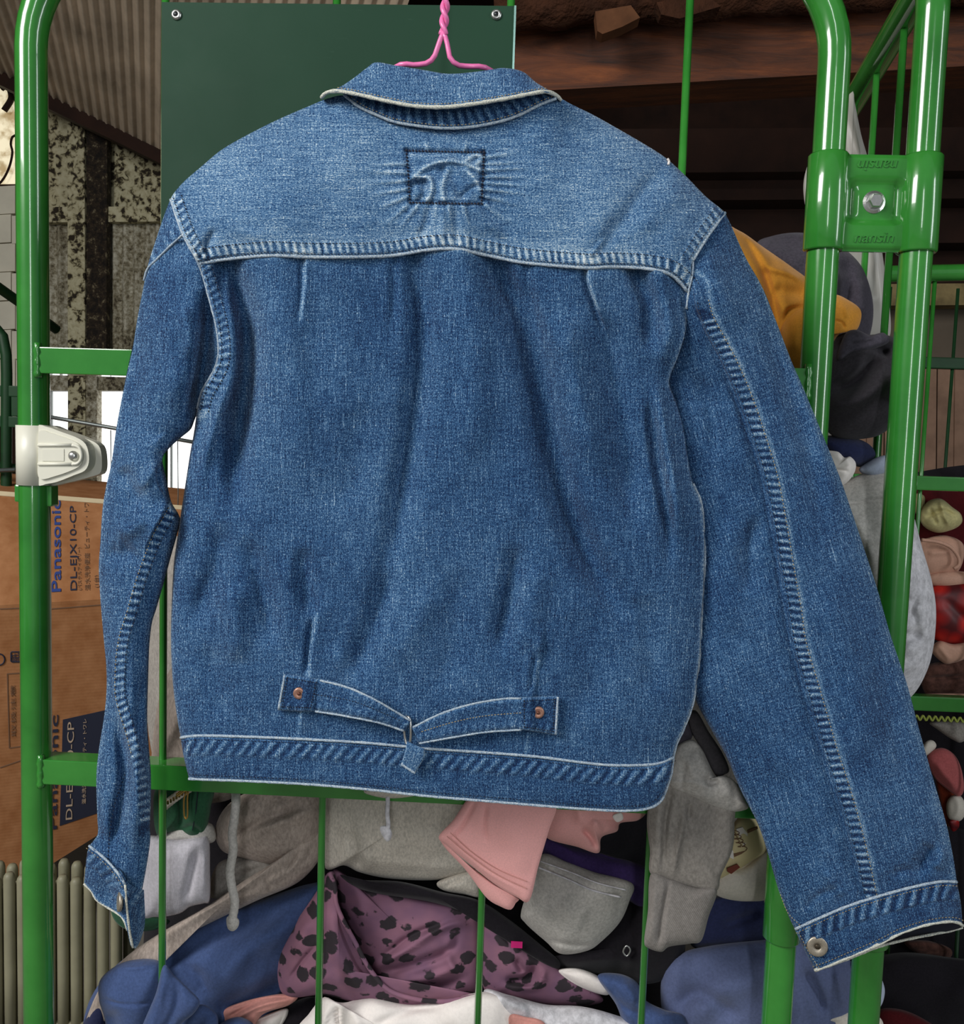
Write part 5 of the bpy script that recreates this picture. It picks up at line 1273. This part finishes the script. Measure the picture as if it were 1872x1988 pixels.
pillow('body', [(1060, 1860), (1110, 1852), (1180, 1800), (1240, 1740), (1300, 1740), (1330, 1800), (1320, 1880), (1260, 1910), (1180, 1894), (1100, 1886)], .105, .030, M['black'], [('g', [(1090, 1872), (1180, 1862), (1260, 1870)], 12, .005)], bs)
gm = P(*catmull(np.array([(1217, 1836), (1224, 1845), (1217, 1856), (1210, 1847)], float), 24, True).T, np.full(24, .068)); tube('grommet', gm, .0011, M['steel'], bs, 8, True)
pillow('white_collar', [(1084, 1884), (1120, 1880), (1160, 1894), (1188, 1918), (1178, 1932), (1140, 1922), (1104, 1904)], .080, .020, M['white'], [], None, 'white cloth strip between the leopard print and the slate sweatshirt', 'shirt', GC)
pillow('pale_grey_sweater', [(940, 1922), (990, 1932), (1060, 1950), (1130, 1954), (1200, 1972), (1300, 2010), (1260, 2110), (1040, 2120), (960, 1980)], .066, .030, M['light_grey'], [('g', [(1020, 1945), (1040, 1990)], 5, -.003), ('g', [(960, 1940), (1100, 1970)], 14, .004)], None, 'pale grey sweater below the leopard cloth at the bottom edge', 'sweater', GC)
pillow('coral_shirt', [(988, 1976), (1020, 1974), (1060, 1990), (1060, 2060), (1000, 2060)], .036, .012, M['salmon'], [], None, 'coral cloth corner peeking at the bottom edge', 'shirt', GC, n=60, rings=12)

# right: slate sweatshirt, grey hoodie, printed shirt
sl_ = thing('slate_sweatshirt', 'slate blue sweatshirt behind the right-hand posts at the bottom', 'sweatshirt', Pv(1400, 2040, .08), GC)
pillow('body', [(1286, 1890), (1320, 1852), (1380, 1836), (1470, 1826), (1560, 1820), (1640, 1850), (1660, 1920), (1650, 2100), (1340, 2120), (1290, 1990)], .10, .048, M['slate'], [('g', [(1340, 1990), (1400, 1930), (1480, 1900)], 26, .008), ('g', [(1310, 1960), (1360, 1930), (1440, 1980)], 16, -.010), ('g', [(1560, 1880), (1590, 1940), (1600, 1970)], 10, -.012), ('g', [(1625, 1880), (1640, 1960)], 8, .006)], sl_, wob=.002)
pillow('sleeve', [(1160, 1896), (1200, 1890), (1236, 1906), (1252, 1940), (1290, 1960), (1330, 1975), (1340, 2040), (1280, 2090), (1220, 2010), (1196, 1950)], .070, .030, M['navy'], [('g', [(1180, 1905), (1210, 1950), (1260, 1980)], 8, -.006), ('g', [(1210, 1905), (1236, 1950)], 9, .005)], sl_)
pillow('navy_shorts', [(1360, 1760), (1420, 1735), (1500, 1740), (1560, 1760), (1560, 1850), (1460, 1850), (1380, 1846), (1340, 1830)], .13, .035, M['navy_dark'], [('g', [(1400, 1800), (1480, 1770)], 12, -.008)], None, 'very dark navy cloth between the grey cuff and the right-hand post', 'shorts', GC)
hd = thing('grey_hoodie', 'grey hoodie pushed through the bars, one ribbed cuff hanging down', 'hoodie', Pv(1320, 1848, -.03), GC)
pillow('sleeve', [(1268, 1500), (1330, 1490), (1420, 1540), (1426, 1600), (1422, 1650), (1400, 1700), (1390, 1730), (1340, 1722), (1290, 1706), (1262, 1694), (1262, 1650), (1256, 1600), (1260, 1550)], -.026, .016, M['mid_grey'], [('g', [(1306, 1520), (1292, 1600), (1288, 1690)], 5, -.007), ('g', [(1336, 1550), (1318, 1640), (1304, 1710)], 6, .005), ('g', [(1338, 1560), (1336, 1590)], 7, -.006), ('g', [(1280, 1540), (1274, 1640)], 9, .004)], hd, wob=.001, p=2.6)
pillow('ribbed_cuff', [(1264, 1696), (1300, 1704), (1350, 1722), (1392, 1726), (1376, 1780), (1362, 1826), (1340, 1832), (1300, 1838), (1284, 1848), (1258, 1840), (1251, 1826), (1258, 1770)], -.026, .015, M['mid_grey_rib'], [('g', [(1300, 1706), (1286, 1780), (1276, 1845)], 5, -.005), ('g', [(1272, 1720), (1264, 1830)], 8, .004)], hd, wob=.0008, p=2.8, rotuv=.2)
pillow('hood', [(1296, 1522), (1306, 1470), (1318, 1446), (1344, 1436), (1362, 1452), (1376, 1480), (1388, 1506), (1408, 1506), (1430, 1520), (1448, 1556), (1452, 1570), (1420, 1576), (1380, 1566), (1340, 1546)], -.030, .020, M['cool_grey'], [('g', [(1372, 1505), (1380, 1520), (1400, 1512)], 6, -.006), ('g', [(1330, 1460), (1345, 1500), (1360, 1530)], 14, .004)], hd, wob=.0016, wscale=16, p=2.4)
pillow('charcoal_cardigan', [(1336, 1390), (1352, 1380), (1376, 1420), (1402, 1460), (1416, 1494), (1406, 1504), (1390, 1506), (1366, 1460), (1344, 1424)], -.026, .012, M['dark_rib'], [], None, 'charcoal ribbed cuff poking out above the grey hoodie hood', 'cardigan', GC, rotuv=-.5, wob=.0005, n=80, rings=14, p=3)
pillow('charcoal_sock', [(1308, 1450), (1316, 1420), (1336, 1400), (1346, 1424), (1336, 1442), (1318, 1452)], -.020, .012, M['charcoal'], [], None, 'small charcoal cloth fold between jacket hem and grey hood', 'cloth', GC, n=50, rings=10)
pt = thing('printed_shirt', 'off-white T-shirt with a brown and yellow picture print', 'shirt', Pv(1430, 1750, .05), GC)
pillow('body', [(1384, 1724), (1396, 1690), (1440, 1680), (1490, 1650), (1510, 1680), (1500, 1740), (1450, 1750), (1400, 1742)], .062, .026, M['off_white'], [], pt)
PRN = simple('cream_print_ground', (222, 206, 158), .7)
pf = pillow('print_panel', [(1392, 1706), (1404, 1660), (1424, 1600), (1448, 1580), (1474, 1596), (1486, 1630), (1486, 1654), (1460, 1672), (1430, 1690)], .055, .028, PRN, [], pt, wob=.0008, p=3, label='cream picture print')


def printpatch(pts, mat, lift=.0006):
    p = np.array(pts, float); fr_ = P(p[:, 0], p[:, 1], np.full(len(p), .055 - .028 - lift)); V, Fs = prism_geo(fr_, fr_ + ey * .0016)
    mesh('print_patch', V, Fs, mat, pf, smooth=False)


printpatch([(1412, 1686), (1432, 1678), (1437, 1684), (1420, 1697), (1412, 1692)], simple('maroon_print', (118, 52, 34), .7))
printpatch([(1430, 1610), (1442, 1606), (1452, 1618), (1450, 1636), (1444, 1642), (1436, 1626)], M['white'])
printpatch([(1413, 1645), (1424, 1652), (1425, 1668), (1416, 1664), (1410, 1658)], M['white'])
printpatch([(1451, 1612), (1471, 1605), (1472, 1609), (1452, 1618)], M['ink_brown'])
printpatch([(1425, 1658), (1450, 1651), (1440, 1658), (1426, 1664)], M['ink_brown'])
for ox in (0, 9):
    tt_ = np.linspace(0, 1, 26)
    pts_ = np.stack([1420 + ox + tt_ * 18 + 4.5 * np.cos(tt_ * 30 + ox), 1610 + tt_ * 36 + ox * .3 + 1.6 * np.sin(tt_ * 30 + ox), 0 * tt_], -1)
    cordpx('script_stroke', pts_, .0255, .8, M['ink_brown'], pf, 90, 6)

# right column: orange hoodie, charcoal hoodies, whites and greys
oh = thing('orange_hoodie', 'mustard orange hoodie folded on top of the pile beside the jacket shoulder', 'hoodie', Pv(1560, 720, .1), GC)
pillow('body', [(1380, 430), (1436, 448), (1480, 478), (1540, 520), (1572, 548), (1590, 600), (1590, 700), (1580, 780), (1500, 760), (1440, 640), (1400, 540)], .12, .050, M['orange'], [('g', [(1440, 450), (1480, 520), (1505, 600), (1510, 660)], 9, -.012), ('g', [(1490, 520), (1530, 530), (1560, 545)], 7, .008), ('g', [(1500, 560), (1530, 570), (1570, 570)], 16, -.010), ('g', [(1510, 660), (1530, 605), (1570, 594)], 5, -.006), ('g', [(1460, 470), (1490, 530)], 12, .008)], oh, wob=.0015)
pillow('hood', [(1515, 640), (1540, 606), (1590, 590), (1620, 572), (1650, 584), (1670, 600), (1672, 620), (1662, 642), (1640, 642), (1622, 660), (1612, 700), (1600, 740), (1540, 730), (1516, 690)], .085, .040, M['orange'], [('g', [(1618, 622), (1634, 626), (1642, 640)], 2.5, -.004), ('g', [(1560, 600), (1545, 640), (1540, 690)], 14, .005), ('g', [(1640, 592), (1646, 620)], 5, .003)], oh, wob=.0012)
ch = thing('charcoal_hoodie', 'purplish charcoal hoodie behind the orange hoodie', 'hoodie', Pv(1600, 660, .2), GC)
pillow('body', [(1468, 480), (1500, 458), (1560, 452), (1620, 470), (1668, 510), (1690, 560), (1696, 610), (1686, 660), (1660, 700), (1560, 640), (1500, 560)], .20, .060, M['charcoal'], [('g', [(1640, 500), (1650, 560), (1630, 620)], 14, -.014), ('g', [(1670, 540), (1680, 620)], 14, .008), ('g', [(1500, 480), (1560, 520)], 14, .006)], ch)
dk = thing('dark_hood', 'dark charcoal hood bunched between the two right-hand posts', 'hoodie', Pv(1690, 850, .1), GC)
pillow('body', [(1590, 720), (1612, 668), (1640, 646), (1680, 650), (1720, 650), (1760, 668), (1786, 700), (1790, 745), (1772, 790), (1730, 830), (1690, 850), (1620, 848), (1590, 800)], .085, .050, M['charcoal_dark'], [('g', [(1610, 760), (1660, 740), (1710, 690)], 14, -.020), ('g', [(1600, 790), (1670, 775), (1730, 730)], 14, .010), ('g', [(1620, 700), (1680, 680), (1740, 672)], 8, .006), ('g', [(1690, 668), (1730, 690)], 8, -.008), ('g', [(1700, 720), (1760, 740)], 16, .006)], dk, wob=.0018)
pillow('collar', [(1640, 650), (1662, 640), (1690, 650), (1716, 646), (1726, 664), (1690, 680), (1650, 690), (1624, 700)], .05, .016, M['charcoal'], [('g', [(1650, 670), (1700, 662)], 6, -.004)], dk, n=70, rings=14)
pillow('navy_tee', [(1590, 850), (1640, 846), (1684, 860), (1700, 884), (1676, 906), (1650, 900), (1610, 880)], .10, .03, M['navy_dark'], [], None, 'dark navy cloth just under the dark hood', 'shirt', GC)
pillow('white_tee', [(1590, 880), (1625, 876), (1640, 888), (1652, 886), (1662, 900), (1658, 920), (1640, 940), (1610, 950), (1590, 920)], .075, .030, M['white'], [('g', [(1620, 912), (1650, 916)], 4, -.004), ('g', [(1640, 890), (1648, 905)], 6, .003)], None, 'bright white T-shirt knot beside the right sleeve', 'shirt', GC, n=90, rings=20)
pillow('pale_blue_tee', [(1668, 912), (1690, 894), (1720, 884), (1732, 900), (1720, 920), (1690, 926)], .09, .02, M['pale_blue'], [], None, 'pale blue cloth sliver next to the white T-shirt', 'shirt', GC, n=60, rings=12)
pillow('heather_sweater', [(1610, 960), (1650, 930), (1700, 914), (1740, 930), (1750, 1040), (1740, 1180), (1700, 1200), (1650, 1060)], .09, .040, M['cool_grey'], [('g', [(1640, 978), (1690, 972), (1730, 966)], 3, -.005), ('g', [(1660, 1000), (1700, 1100)], 16, .005)], None, 'heather grey sweater between the right sleeve and the outer post', 'sweater', GC)
pillow('quilted_jacket', [(1690, 960), (1740, 940), (1770, 990), (1790, 1060), (1810, 1130), (1818, 1190), (1812, 1260), (1797, 1310), (1770, 1352), (1730, 1370), (1690, 1250), (1670, 1100)], .135, .060, M['light_grey'], [('g', [(1756, 1000), (1780, 1100), (1808, 1190)], 9, -.008), ('g', [(1750, 1060), (1790, 1150), (1806, 1200)], 10, .006), ('g', [(1740, 1250), (1770, 1235), (1795, 1230)], 13, -.014), ('g', [(1745, 1130), (1770, 1180), (1780, 1230)], 10, -.008)], None, 'pale grey quilted jacket bulging out past the outer right-hand post', 'jacket', GC, wob=.0028, wscale=16)
pillow('white_towel', [(1640, 1880), (1690, 1860), (1712, 1900), (1718, 1930), (1704, 1960), (1660, 1970)], .11, .03, M['pale_blue'], [], None, 'pale cloth bulge at the foot of the outer post', 'towel', GC)
pillow('patterned_shirt', [(1540, 1975), (1600, 1962), (1680, 1966), (1716, 1990), (1700, 2080), (1560, 2080)], .085, .022, M['off_white'], [('g', [(1560, 1990), (1640, 1975)], 5, .004)], None, 'off-white cloth at the very bottom between the posts', 'shirt', GC)
# pale plastic sheet tucked along the side frame
ps = [(1560, 360), (1600, 260), (1652, 180), (1660, 200), (1672, 260), (1690, 330), (1712, 480), (1730, 640), (1700, 660), (1640, 640), (1590, 500)]
pillow('plastic_sheet', ps, .27, .012, simple('milky_plastic', (176, 172, 164), .4), [('g', [(1650, 220), (1690, 400), (1715, 620)], 10, .006)], None, 'milky white plastic sheet hanging inside the side frame', 'sheet', GC, wob=.003)

# ------------------------------------------------------------------ cardboard box behind the left post
def plane_hit(pl, x, y):
    p0, n_ = pl; d = rays(np.array([float(x)]), np.array([float(y)]))[0]; t = n_.dot(p0 - CAM) / n_.dot(d); return CAM + d * t


def plane3(a, b, c):
    n_ = np.cross(b - a, c - a); return (a, n_ / np.linalg.norm(n_))


ml, mr = Pv(-260, 1190, .74), Pv(430, 1150, 1.06)
tl3 = Pv(-260, 935, .93); bl3 = Pv(-260, 1905, .82)
plU = plane3(ml, mr, tl3); plL = plane3(ml, mr, bl3)
tr3 = plane_hit(plU, 430, 990); br3 = plane_hit(plL, 430, 1470)
cb_ = thing('cardboard_box', 'brown cardboard appliance box with blue and black print behind the left post', 'box', (float((bl3[0] + br3[0]) / 2), float(bl3[1]), float(min(bl3[2], br3[2]))))
bk_ = np.array([.0, .30, .02])
V = np.array([tl3, tr3, mr, ml, bl3, br3, tl3 + bk_, tr3 + bk_, bl3 + bk_, br3 + bk_])
mesh('carton', V, [(3, 2, 1, 0), (4, 5, 2, 3), (0, 1, 7, 6), (8, 9, 5, 4), (6, 7, 9, 8), (0, 6, 8, 4, 3), (1, 2, 5, 9, 7)], M['card'], cb_, smooth=False)
nU = -plU[1] if plU[1][1] > 0 else plU[1]; nL = -plL[1] if plL[1][1] > 0 else plL[1]


def solid_on(pl, nrm, pts, mat, name, lift=.0012, parent=cb_):
    f_ = np.array([plane_hit(pl, x, y) for x, y in pts]); V, Fs = prism_geo(f_ + nrm * lift, f_ - nrm * .001); return mesh(name, V, Fs, mat, parent, smooth=False)


def print_on(pl, nrm, body, p0, p1, hpx, mat, bold=0.0, lift=.0016):
    """Lettering printed on a box face from pixel p0 to p1, letters about hpx tall."""
    a, b = plane_hit(pl, *p0), plane_hit(pl, *p1); exv = b - a; L = np.linalg.norm(exv)
    up = plane_hit(pl, p0[0] - 10, p0[1]) - a
    e1 = exv / L; e2 = np.cross(nrm, e1); e2 = e2 if e2.dot(up) > 0 else -e2
    cu = bpy.data.curves.new('probe', 'FONT'); cu.body = body; cu.size = 1.0; t = bpy.data.objects.new('probe', cu); C.objects.link(t)
    bpy.context.view_layer.update(); wdt = t.dimensions.x or 1.0; bpy.data.objects.remove(t); bpy.data.curves.remove(cu)
    s = hpx * np.linalg.norm(up) / 10 / .72
    Mx = np.eye(4); Mx[:3, 0] = e1 * (L / (wdt * s)); Mx[:3, 1] = e2; Mx[:3, 2] = nrm; Mx[:3, 3] = a + nrm * lift
    return text('printed_lettering', body, s, Mx, mat, cb_, .0003, 0, bold * s)


solid_on(plU, nU, [(-260, 934), (430, 988), (430, 996), (-260, 943)], M['card_edge'], 'top_flap_edge', .002)
print_on(plU, nU, 'Panasonic', (118, 1152), (117, 976), 19, M['ink_blue'], .012)
print_on(plU, nU, 'DL-EJX10-CP', (149, 1149), (147, 985), 13, M['ink'])
print_on(plU, nU, '(パステルアイボリー)', (158, 1147), (156, 1064), 6, M['ink_brown'])
print_on(plU, nU, '温水洗浄便座  ビューティ・トワレ', (174, 1147), (171, 966), 8, M['ink_brown'])
print_on(plU, nU, '(1台)', (191, 1142), (190, 1118), 7, M['ink_brown'])
solid_on(plL, nL, [(122, 1397), (230, 1373), (226, 1566), (116, 1603)], M['ink_navy'], 'printed_block')
print_on(plL, nL, 'Panasonic', (110, 1612), (113, 1392), 15, M['ink'], .01)
print_on(plL, nL, 'DL-EJX10-CP', (140, 1592), (144, 1403), 13, M['ink_white'], 0, .0022)
print_on(plL, nL, '温水洗浄便座 ビューティ・トワレ', (166, 1560), (168, 1395), 6, M['ink_white'], 0, .0022)
for a, b in (((14, 1308), (44, 1306)), ((14, 1308), (18, 1452)), ((18, 1452), (46, 1448)), ((0, 1182), (46, 1180)), ((0, 1490), (46, 1474)), ((98, 1182), (196, 1174))):
    w_ = 1.0
    d = np.array([b[1] - a[1], a[0] - b[0]], float); d = d / np.linalg.norm(d) * w_
    solid_on(plL, nL, [(a[0] + d[0], a[1] + d[1]), (b[0] + d[0], b[1] + d[1]), (b[0] - d[0], b[1] - d[1]), (a[0] - d[0], a[1] - d[1])], M['ink_brown'], 'printed_line')
for k, (cx0, cy0, rr0, n_) in enumerate(((31, 1275, 12, 4), (-2, 1280, 11, 24))):
    pts = [(cx0 + rr0 * (1.15 if n_ == 4 else 1) * math.cos(2 * math.pi * (i + .5) / n_), cy0 + rr0 * (1.15 if n_ == 4 else 1) * math.sin(2 * math.pi * (i + .5) / n_)) for i in range(n_)]
    ring3 = np.array([plane_hit(plL, *q_) for q_ in pts]) + nL * .001
    ring3 = np.vstack([ring3[i] + (ring3[(i + 1) % n_] - ring3[i]) * t for i in range(n_) for t in (0.08, .5, .92)])
    tube('printed_mark', ring3, .0014, M['ink'], cb_, 6, True)
print_on(plL, nL, '紙', (37, 1284), (37, 1268), 14, M['ink'])
print_on(plL, nL, '取扱注意', (30, 1430), (28, 1330), 7, M['ink_brown'])

# ------------------------------------------------------------------ old ribbed radiator under the box
M['radiator'] = simple('yellowed_radiator_paint', (140, 136, 112), .5, 0, .4, .18, 12)
ra = thing('radiator', 'old ivory column radiator standing under the cardboard box', 'radiator', (float(Pv(90, 1900, .45)[0]), .47, 0.0))
rbase = None
for k in range(12):
    x = -60 + k * 26; Yr = .45 + k * .003
    top = Pv(x, 1694 + (k % 3) * 5, Yr); pts_ = [top + ez * -.0, top - ez * .02, top - ez * .3, top - ez * .62]
    hgt = top[2] - .12; pts_ = np.array([[top[0], Yr, top[2] - hgt * t] for t in (0, .015, .03, .2, .6, 1)])
    r_ = np.array([.0055, .0086, .0098, .0098, .0098, .0098])
    g = [tube_geo(pts_ + ey * dy, r_, 10) for dy in (0, .05)]
    brd = tube_geo([pts_[1] - ez * .03, pts_[1] - ez * .03 + ey * .05], .007, 8); g.append(brd)
    brd = tube_geo([pts_[1] - ez * .03 - ex * .012 + ey * .025, pts_[1] - ez * .03 + ex * .012 + ey * .025], .006, 8); g.append(brd)
    mesh('section', *join(g), M['radiator'], ra)
xa, xb_ = Pv(-60, 1900, .45)[0], Pv(226, 1900, .48)[0]
for xx in (xa, xb_): box('foot', (xx - .012, .45, 0), (xx + .012, .52, .14), M['radiator'], ra, .003)
tube('cross_pipe', [[xa, .475, .15], [xb_, .475, .15]], .012, M['radiator'], ra, 10)

# ------------------------------------------------------------------ dark green cart standing behind on the left
lc = thing('roll_cage', 'dark green roll cage at the far left behind the cream latch', 'roll cage', Pv(-150, 2600, .95))
YC = 1.12
p = catmull(np.array([(13, 2600), (12, 1500), (12, 950), (13, 760), (12, 690), (4, 650), (-14, 628), (-50, 618), (-200, 610)], float), 60); tube('frame_tube', P(p[:, 0], p[:, 1], np.full(60, YC)), .0125, M['dark_green'], lc, 14)
for pts_ in ([(-200, 753), (70, 757)], [(-200, 812), (70, 816)]):
    a, b = Pv(*pts_[0], YC), Pv(*pts_[1], YC); box('rail', np.array([a[0], YC - .008, a[2] - .013]), np.array([b[0], YC + .008, a[2] + .013]), M['dark_green'], lc, .002)
box('hinge_plate', Pv(24, 800, YC) - np.array([0, .006, .01]), Pv(40, 765, YC) + np.array([0, .006, .0]), M['dark_green'], lc, .002)
tube('side_tube', [Pv(-300, 360, YC - .3), Pv(-40, 532, YC - .1), Pv(45, 592, YC + .1), Pv(110, 640, YC + .2)], .0125, M['dark_green'], lc, 12)
tube('lower_tube', [Pv(-300, 860, YC), Pv(60, 914, YC + .02)], .011, M['dark_green'], lc, 12)
tube('wire_shelf_edge', [Pv(60, 803, YC + .05), Pv(140, 817, YC + .05), Pv(300, 845, YC + .06), Pv(430, 868, YC + .07)], .0048, M['grey_wire'], lc, 8)
for xx in (215, 345): tube('thin_wire', [Pv(xx, 835 if xx == 215 else 852, YC + .06), Pv(xx + 1, 960, YC + .06), Pv(xx, 1010, YC + .06)], .0012, M['grey_wire'], lc, 6)
tube('lower_wire', [Pv(-300, 925, YC - .03), Pv(30, 912, YC - .03)], .005, M['grey_wire'], lc, 8)

# ------------------------------------------------------------------ second green cart on the right, with clothes
rc = thing('roll_cage', 'second green roll cage standing further back on the right', 'roll cage', Pv(1900, 2400, .87))
YR = .87
tube('top_rail', [Pv(1560, 533, YR), Pv(1720, 532, YR), Pv(1872, 529, YR), Pv(2300, 522, YR)], TR, M['green'], rc, 16)
for yy0, yy1, hh in ((943, 941, .0145), (1370, 1368, .0155)):
    a, b = Pv(1560, yy0, YR), Pv(2300, yy1, YR); box('rail', (a[0], YR - .012, (a[2] + b[2]) / 2 - hh), (b[0], YR + .012, (a[2] + b[2]) / 2 + hh), M['green'], rc, .003)
xr0 = Pv(1816, 560, YR)[0]
for k in range(-1, 3):
    tube('rod', [[xr0 + k * .168, YR + .004, Pv(1816, 540, YR)[2]], [xr0 + k * .168, YR + .004, .9], [xr0 + k * .168, YR + .004, .1]], .0043, M['green'], rc, 8)
tube('post', [Pv(2160, 522, YR), [Pv(2160, 522, YR)[0], YR, .8], [Pv(2160, 522, YR)[0], YR, 0]], TR, M['green'], rc, 16)
YR2 = 1.4
a, b = Pv(1560, 698, YR2), Pv(2200, 692, YR2); box('back_rail', (a[0], YR2 - .012, a[2] - .0145), (b[0], YR2 + .012, a[2] + .0145), M['dark_green'], rc, .003)
xr1 = Pv(1849, 720, YR2)[0]
for k in (-1, 0, 1): tube('back_rod', [[xr1 + k * .17, YR2, Pv(1849, 560, YR2)[2]], [xr1 + k * .17, YR2, .1]], .0043, M['dark_green'], rc, 8)
for k, x in enumerate((1710, 1860)):
    tube('lower_rod', [Pv(x, 1800, YR - .05), Pv(x - 12, 2000, YR - .05)], .0043, M['dark_green'], rc, 8)

GR = 'clothes heaped in the second cage'
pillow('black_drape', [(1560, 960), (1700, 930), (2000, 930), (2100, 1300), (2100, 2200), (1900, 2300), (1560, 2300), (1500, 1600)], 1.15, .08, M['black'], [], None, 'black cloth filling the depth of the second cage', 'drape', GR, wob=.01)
pillow('wine_shirt', [(1760, 950), (1840, 945), (1960, 950), (1980, 1080), (1880, 1130), (1780, 1100)], 1.02, .05, M['wine'], [], None, 'dark wine red shirt under the second cage rail', 'shirt', GR)
pillow('yellow_knit', [(1786, 1000), (1800, 975), (1826, 968), (1850, 985), (1866, 998), (1868, 1015), (1850, 1028), (1820, 1034), (1794, 1022)], .94, .035, M['cream'], [('g', [(1795, 1005), (1830, 992), (1860, 1004)], 5, -.012), ('g', [(1826, 970), (1834, 1000), (1846, 1026)], 5, .008), ('g', [(1805, 985), (1820, 1020)], 4, -.006)], None, 'pale yellow knit rolled up below the far rail', 'sweater', GR, n=80, rings=18)
pillow('cream_knit', [(1770, 965), (1784, 958), (1796, 966), (1792, 990), (1776, 996)], .96, .02, M['cream'], [], None, 'small cream knit beside the outer post', 'sweater', GR, n=40, rings=10)
br2 = thing('beige_bra', 'peach beige bra with a thin strap in the second cage', 'bra', Pv(1840, 1110, .94), GR)
pillow('cup', [(1782, 1060), (1800, 1045), (1840, 1040), (1872, 1060), (1860, 1110), (1810, 1122), (1786, 1100)], .96, .035, M['peach'], [('g', [(1800, 1075), (1850, 1070)], 6, .004)], br2)
cordpx('strap', [(1790, 1048), (1820, 1052), (1845, 1062), (1860, 1080), (1862, 1096), (1852, 1104)], .915, 3.4, M['peach'], br2, 40)
pillow('peach_slip', [(1800, 1118), (1840, 1108), (1900, 1116), (1910, 1140), (1850, 1142), (1806, 1136)], .95, .02, M['peach'], [], None, 'peach satin strip above the red print', 'slip', GR, n=60, rings=12)
pillow('red_print_dress', [(1800, 1150), (1840, 1132), (1920, 1130), (1960, 1200), (1920, 1255), (1850, 1252), (1806, 1230)], .95, .045, M['red_print'], [('g', [(1830, 1160), (1870, 1200), (1880, 1240)], 12, -.008)], None, 'bright red flower print cloth in the second cage', 'dress', GR)
pillow('peach_slip', [(1808, 1262), (1824, 1244), (1850, 1250), (1890, 1244), (1900, 1266), (1850, 1288), (1830, 1286)], .94, .02, M['peach'], [('g', [(1820, 1250), (1846, 1284)], 5, .004)], None, 'folded peach satin below the red print', 'slip', GR, n=60, rings=14)
pillow('brown_lace_top', [(1790, 1300), (1830, 1284), (1900, 1280), (1920, 1340), (1860, 1356), (1800, 1350)], .96, .03, M['brown'], [('g', [(1800, 1318), (1880, 1312)], 5, -.008)], None, 'brown lace cloth above the lower far rail', 'shirt', GR)
zz_ = np.array([(1768 + k * 6, 1388 + (k % 2) * 9 + k * .3) for k in range(24)], float); cordpx('zigzag_trim', np.vstack([zz_]), YR - .016, 2.2, simple('green_yellow_braid', (150, 160, 70), .8), None, 140, 6)
tag(bpy.data.objects['zigzag_trim'], 'yellow-green zigzag braid hanging along the lower far rail', 'trim', GR)
pillow('beige_ledge_cloth', [(1782, 1348), (1860, 1346), (1900, 1350), (1862, 1356), (1790, 1355)], .93, .008, M['peach'], [], None, 'thin beige cloth edge lying on the lower far rail', 'cloth', GR, n=50, rings=8, wob=0)
pillow('grey_print_shirt', [(1806, 1402), (1860, 1400), (1900, 1410), (1870, 1440), (1850, 1436), (1820, 1416)], .95, .02, M['mid_grey'], [], None, 'grey cloth under the zigzag braid', 'shirt', GR, n=60, rings=12)
pillow('white_scrap', [(1786, 1462), (1798, 1440), (1812, 1438), (1818, 1450), (1800, 1468)], .93, .015, M['off_white'], [], None, 'small white cloth corner above the dusty pink shirt', 'cloth', GR, n=40, rings=10)
pillow('dusty_pink_shirt', [(1800, 1470), (1824, 1452), (1850, 1462), (1866, 1490), (1872, 1530), (1862, 1546), (1836, 1530), (1812, 1506)], .93, .03, cloth('dusty_rose_cotton', (176, 92, 92), .08), [('g', [(1815, 1480), (1860, 1535)], 8, .005)], None, 'dusty pink shirt bulging beside the right sleeve', 'shirt', GR)
pillow('rust_scarf', [(1818, 1510), (1840, 1526), (1866, 1548), (1850, 1600), (1838, 1600), (1826, 1560)], .97, .02, cloth('rust_cotton', (120, 48, 28), .1), [], None, 'rust brown cloth beneath the dusty pink shirt', 'scarf', GR, n=60, rings=12)
pillow('white_ball_sock', [(1838, 1560), (1850, 1544), (1868, 1548), (1876, 1574), (1864, 1594), (1842, 1588)], .94, .022, M['off_white'], [], None, 'round white cloth under the dusty pink shirt', 'sock', GR, n=50, rings=12)
pillow('red_scrap', [(1842, 1594), (1860, 1590), (1862, 1606), (1850, 1614)], .94, .01, M['red_print'], [], None, 'tiny red cloth corner below the round white one', 'cloth', GR, n=40, rings=8)
pillow('brown_bag', [(1756, 1830), (1800, 1826), (1846, 1842), (1840, 1862), (1790, 1856)], .93, .02, M['brown'], [], None, 'dim brown cloth below the open right cuff', 'bag', GR, n=50, rings=10)
pillow('dark_red_skirt', [(1702, 1966), (1740, 1958), (1790, 1976), (1830, 2010), (1770, 2030), (1700, 2026)], .62, .03, M['wine'], [], None, 'dark red cloth at the bottom corner by the outer post', 'skirt', GR, n=60, rings=12)

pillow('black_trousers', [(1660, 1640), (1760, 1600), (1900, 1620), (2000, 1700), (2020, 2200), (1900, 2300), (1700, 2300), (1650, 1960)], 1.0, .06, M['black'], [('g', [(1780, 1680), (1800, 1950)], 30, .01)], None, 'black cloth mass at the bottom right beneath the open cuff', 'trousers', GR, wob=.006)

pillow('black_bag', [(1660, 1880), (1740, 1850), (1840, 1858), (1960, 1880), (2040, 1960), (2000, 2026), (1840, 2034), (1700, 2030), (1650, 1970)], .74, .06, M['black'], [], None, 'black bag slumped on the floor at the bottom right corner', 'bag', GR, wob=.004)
lint_ = catmull(np.array([(1296, 308), (1299, 313), (1298, 319)], float), 8); tube('lint', P(lint_[:, 0], lint_[:, 1], YJ - height(lint_[:, 0], lint_[:, 1]) - .001), .0012, M['white'], jk, 6)
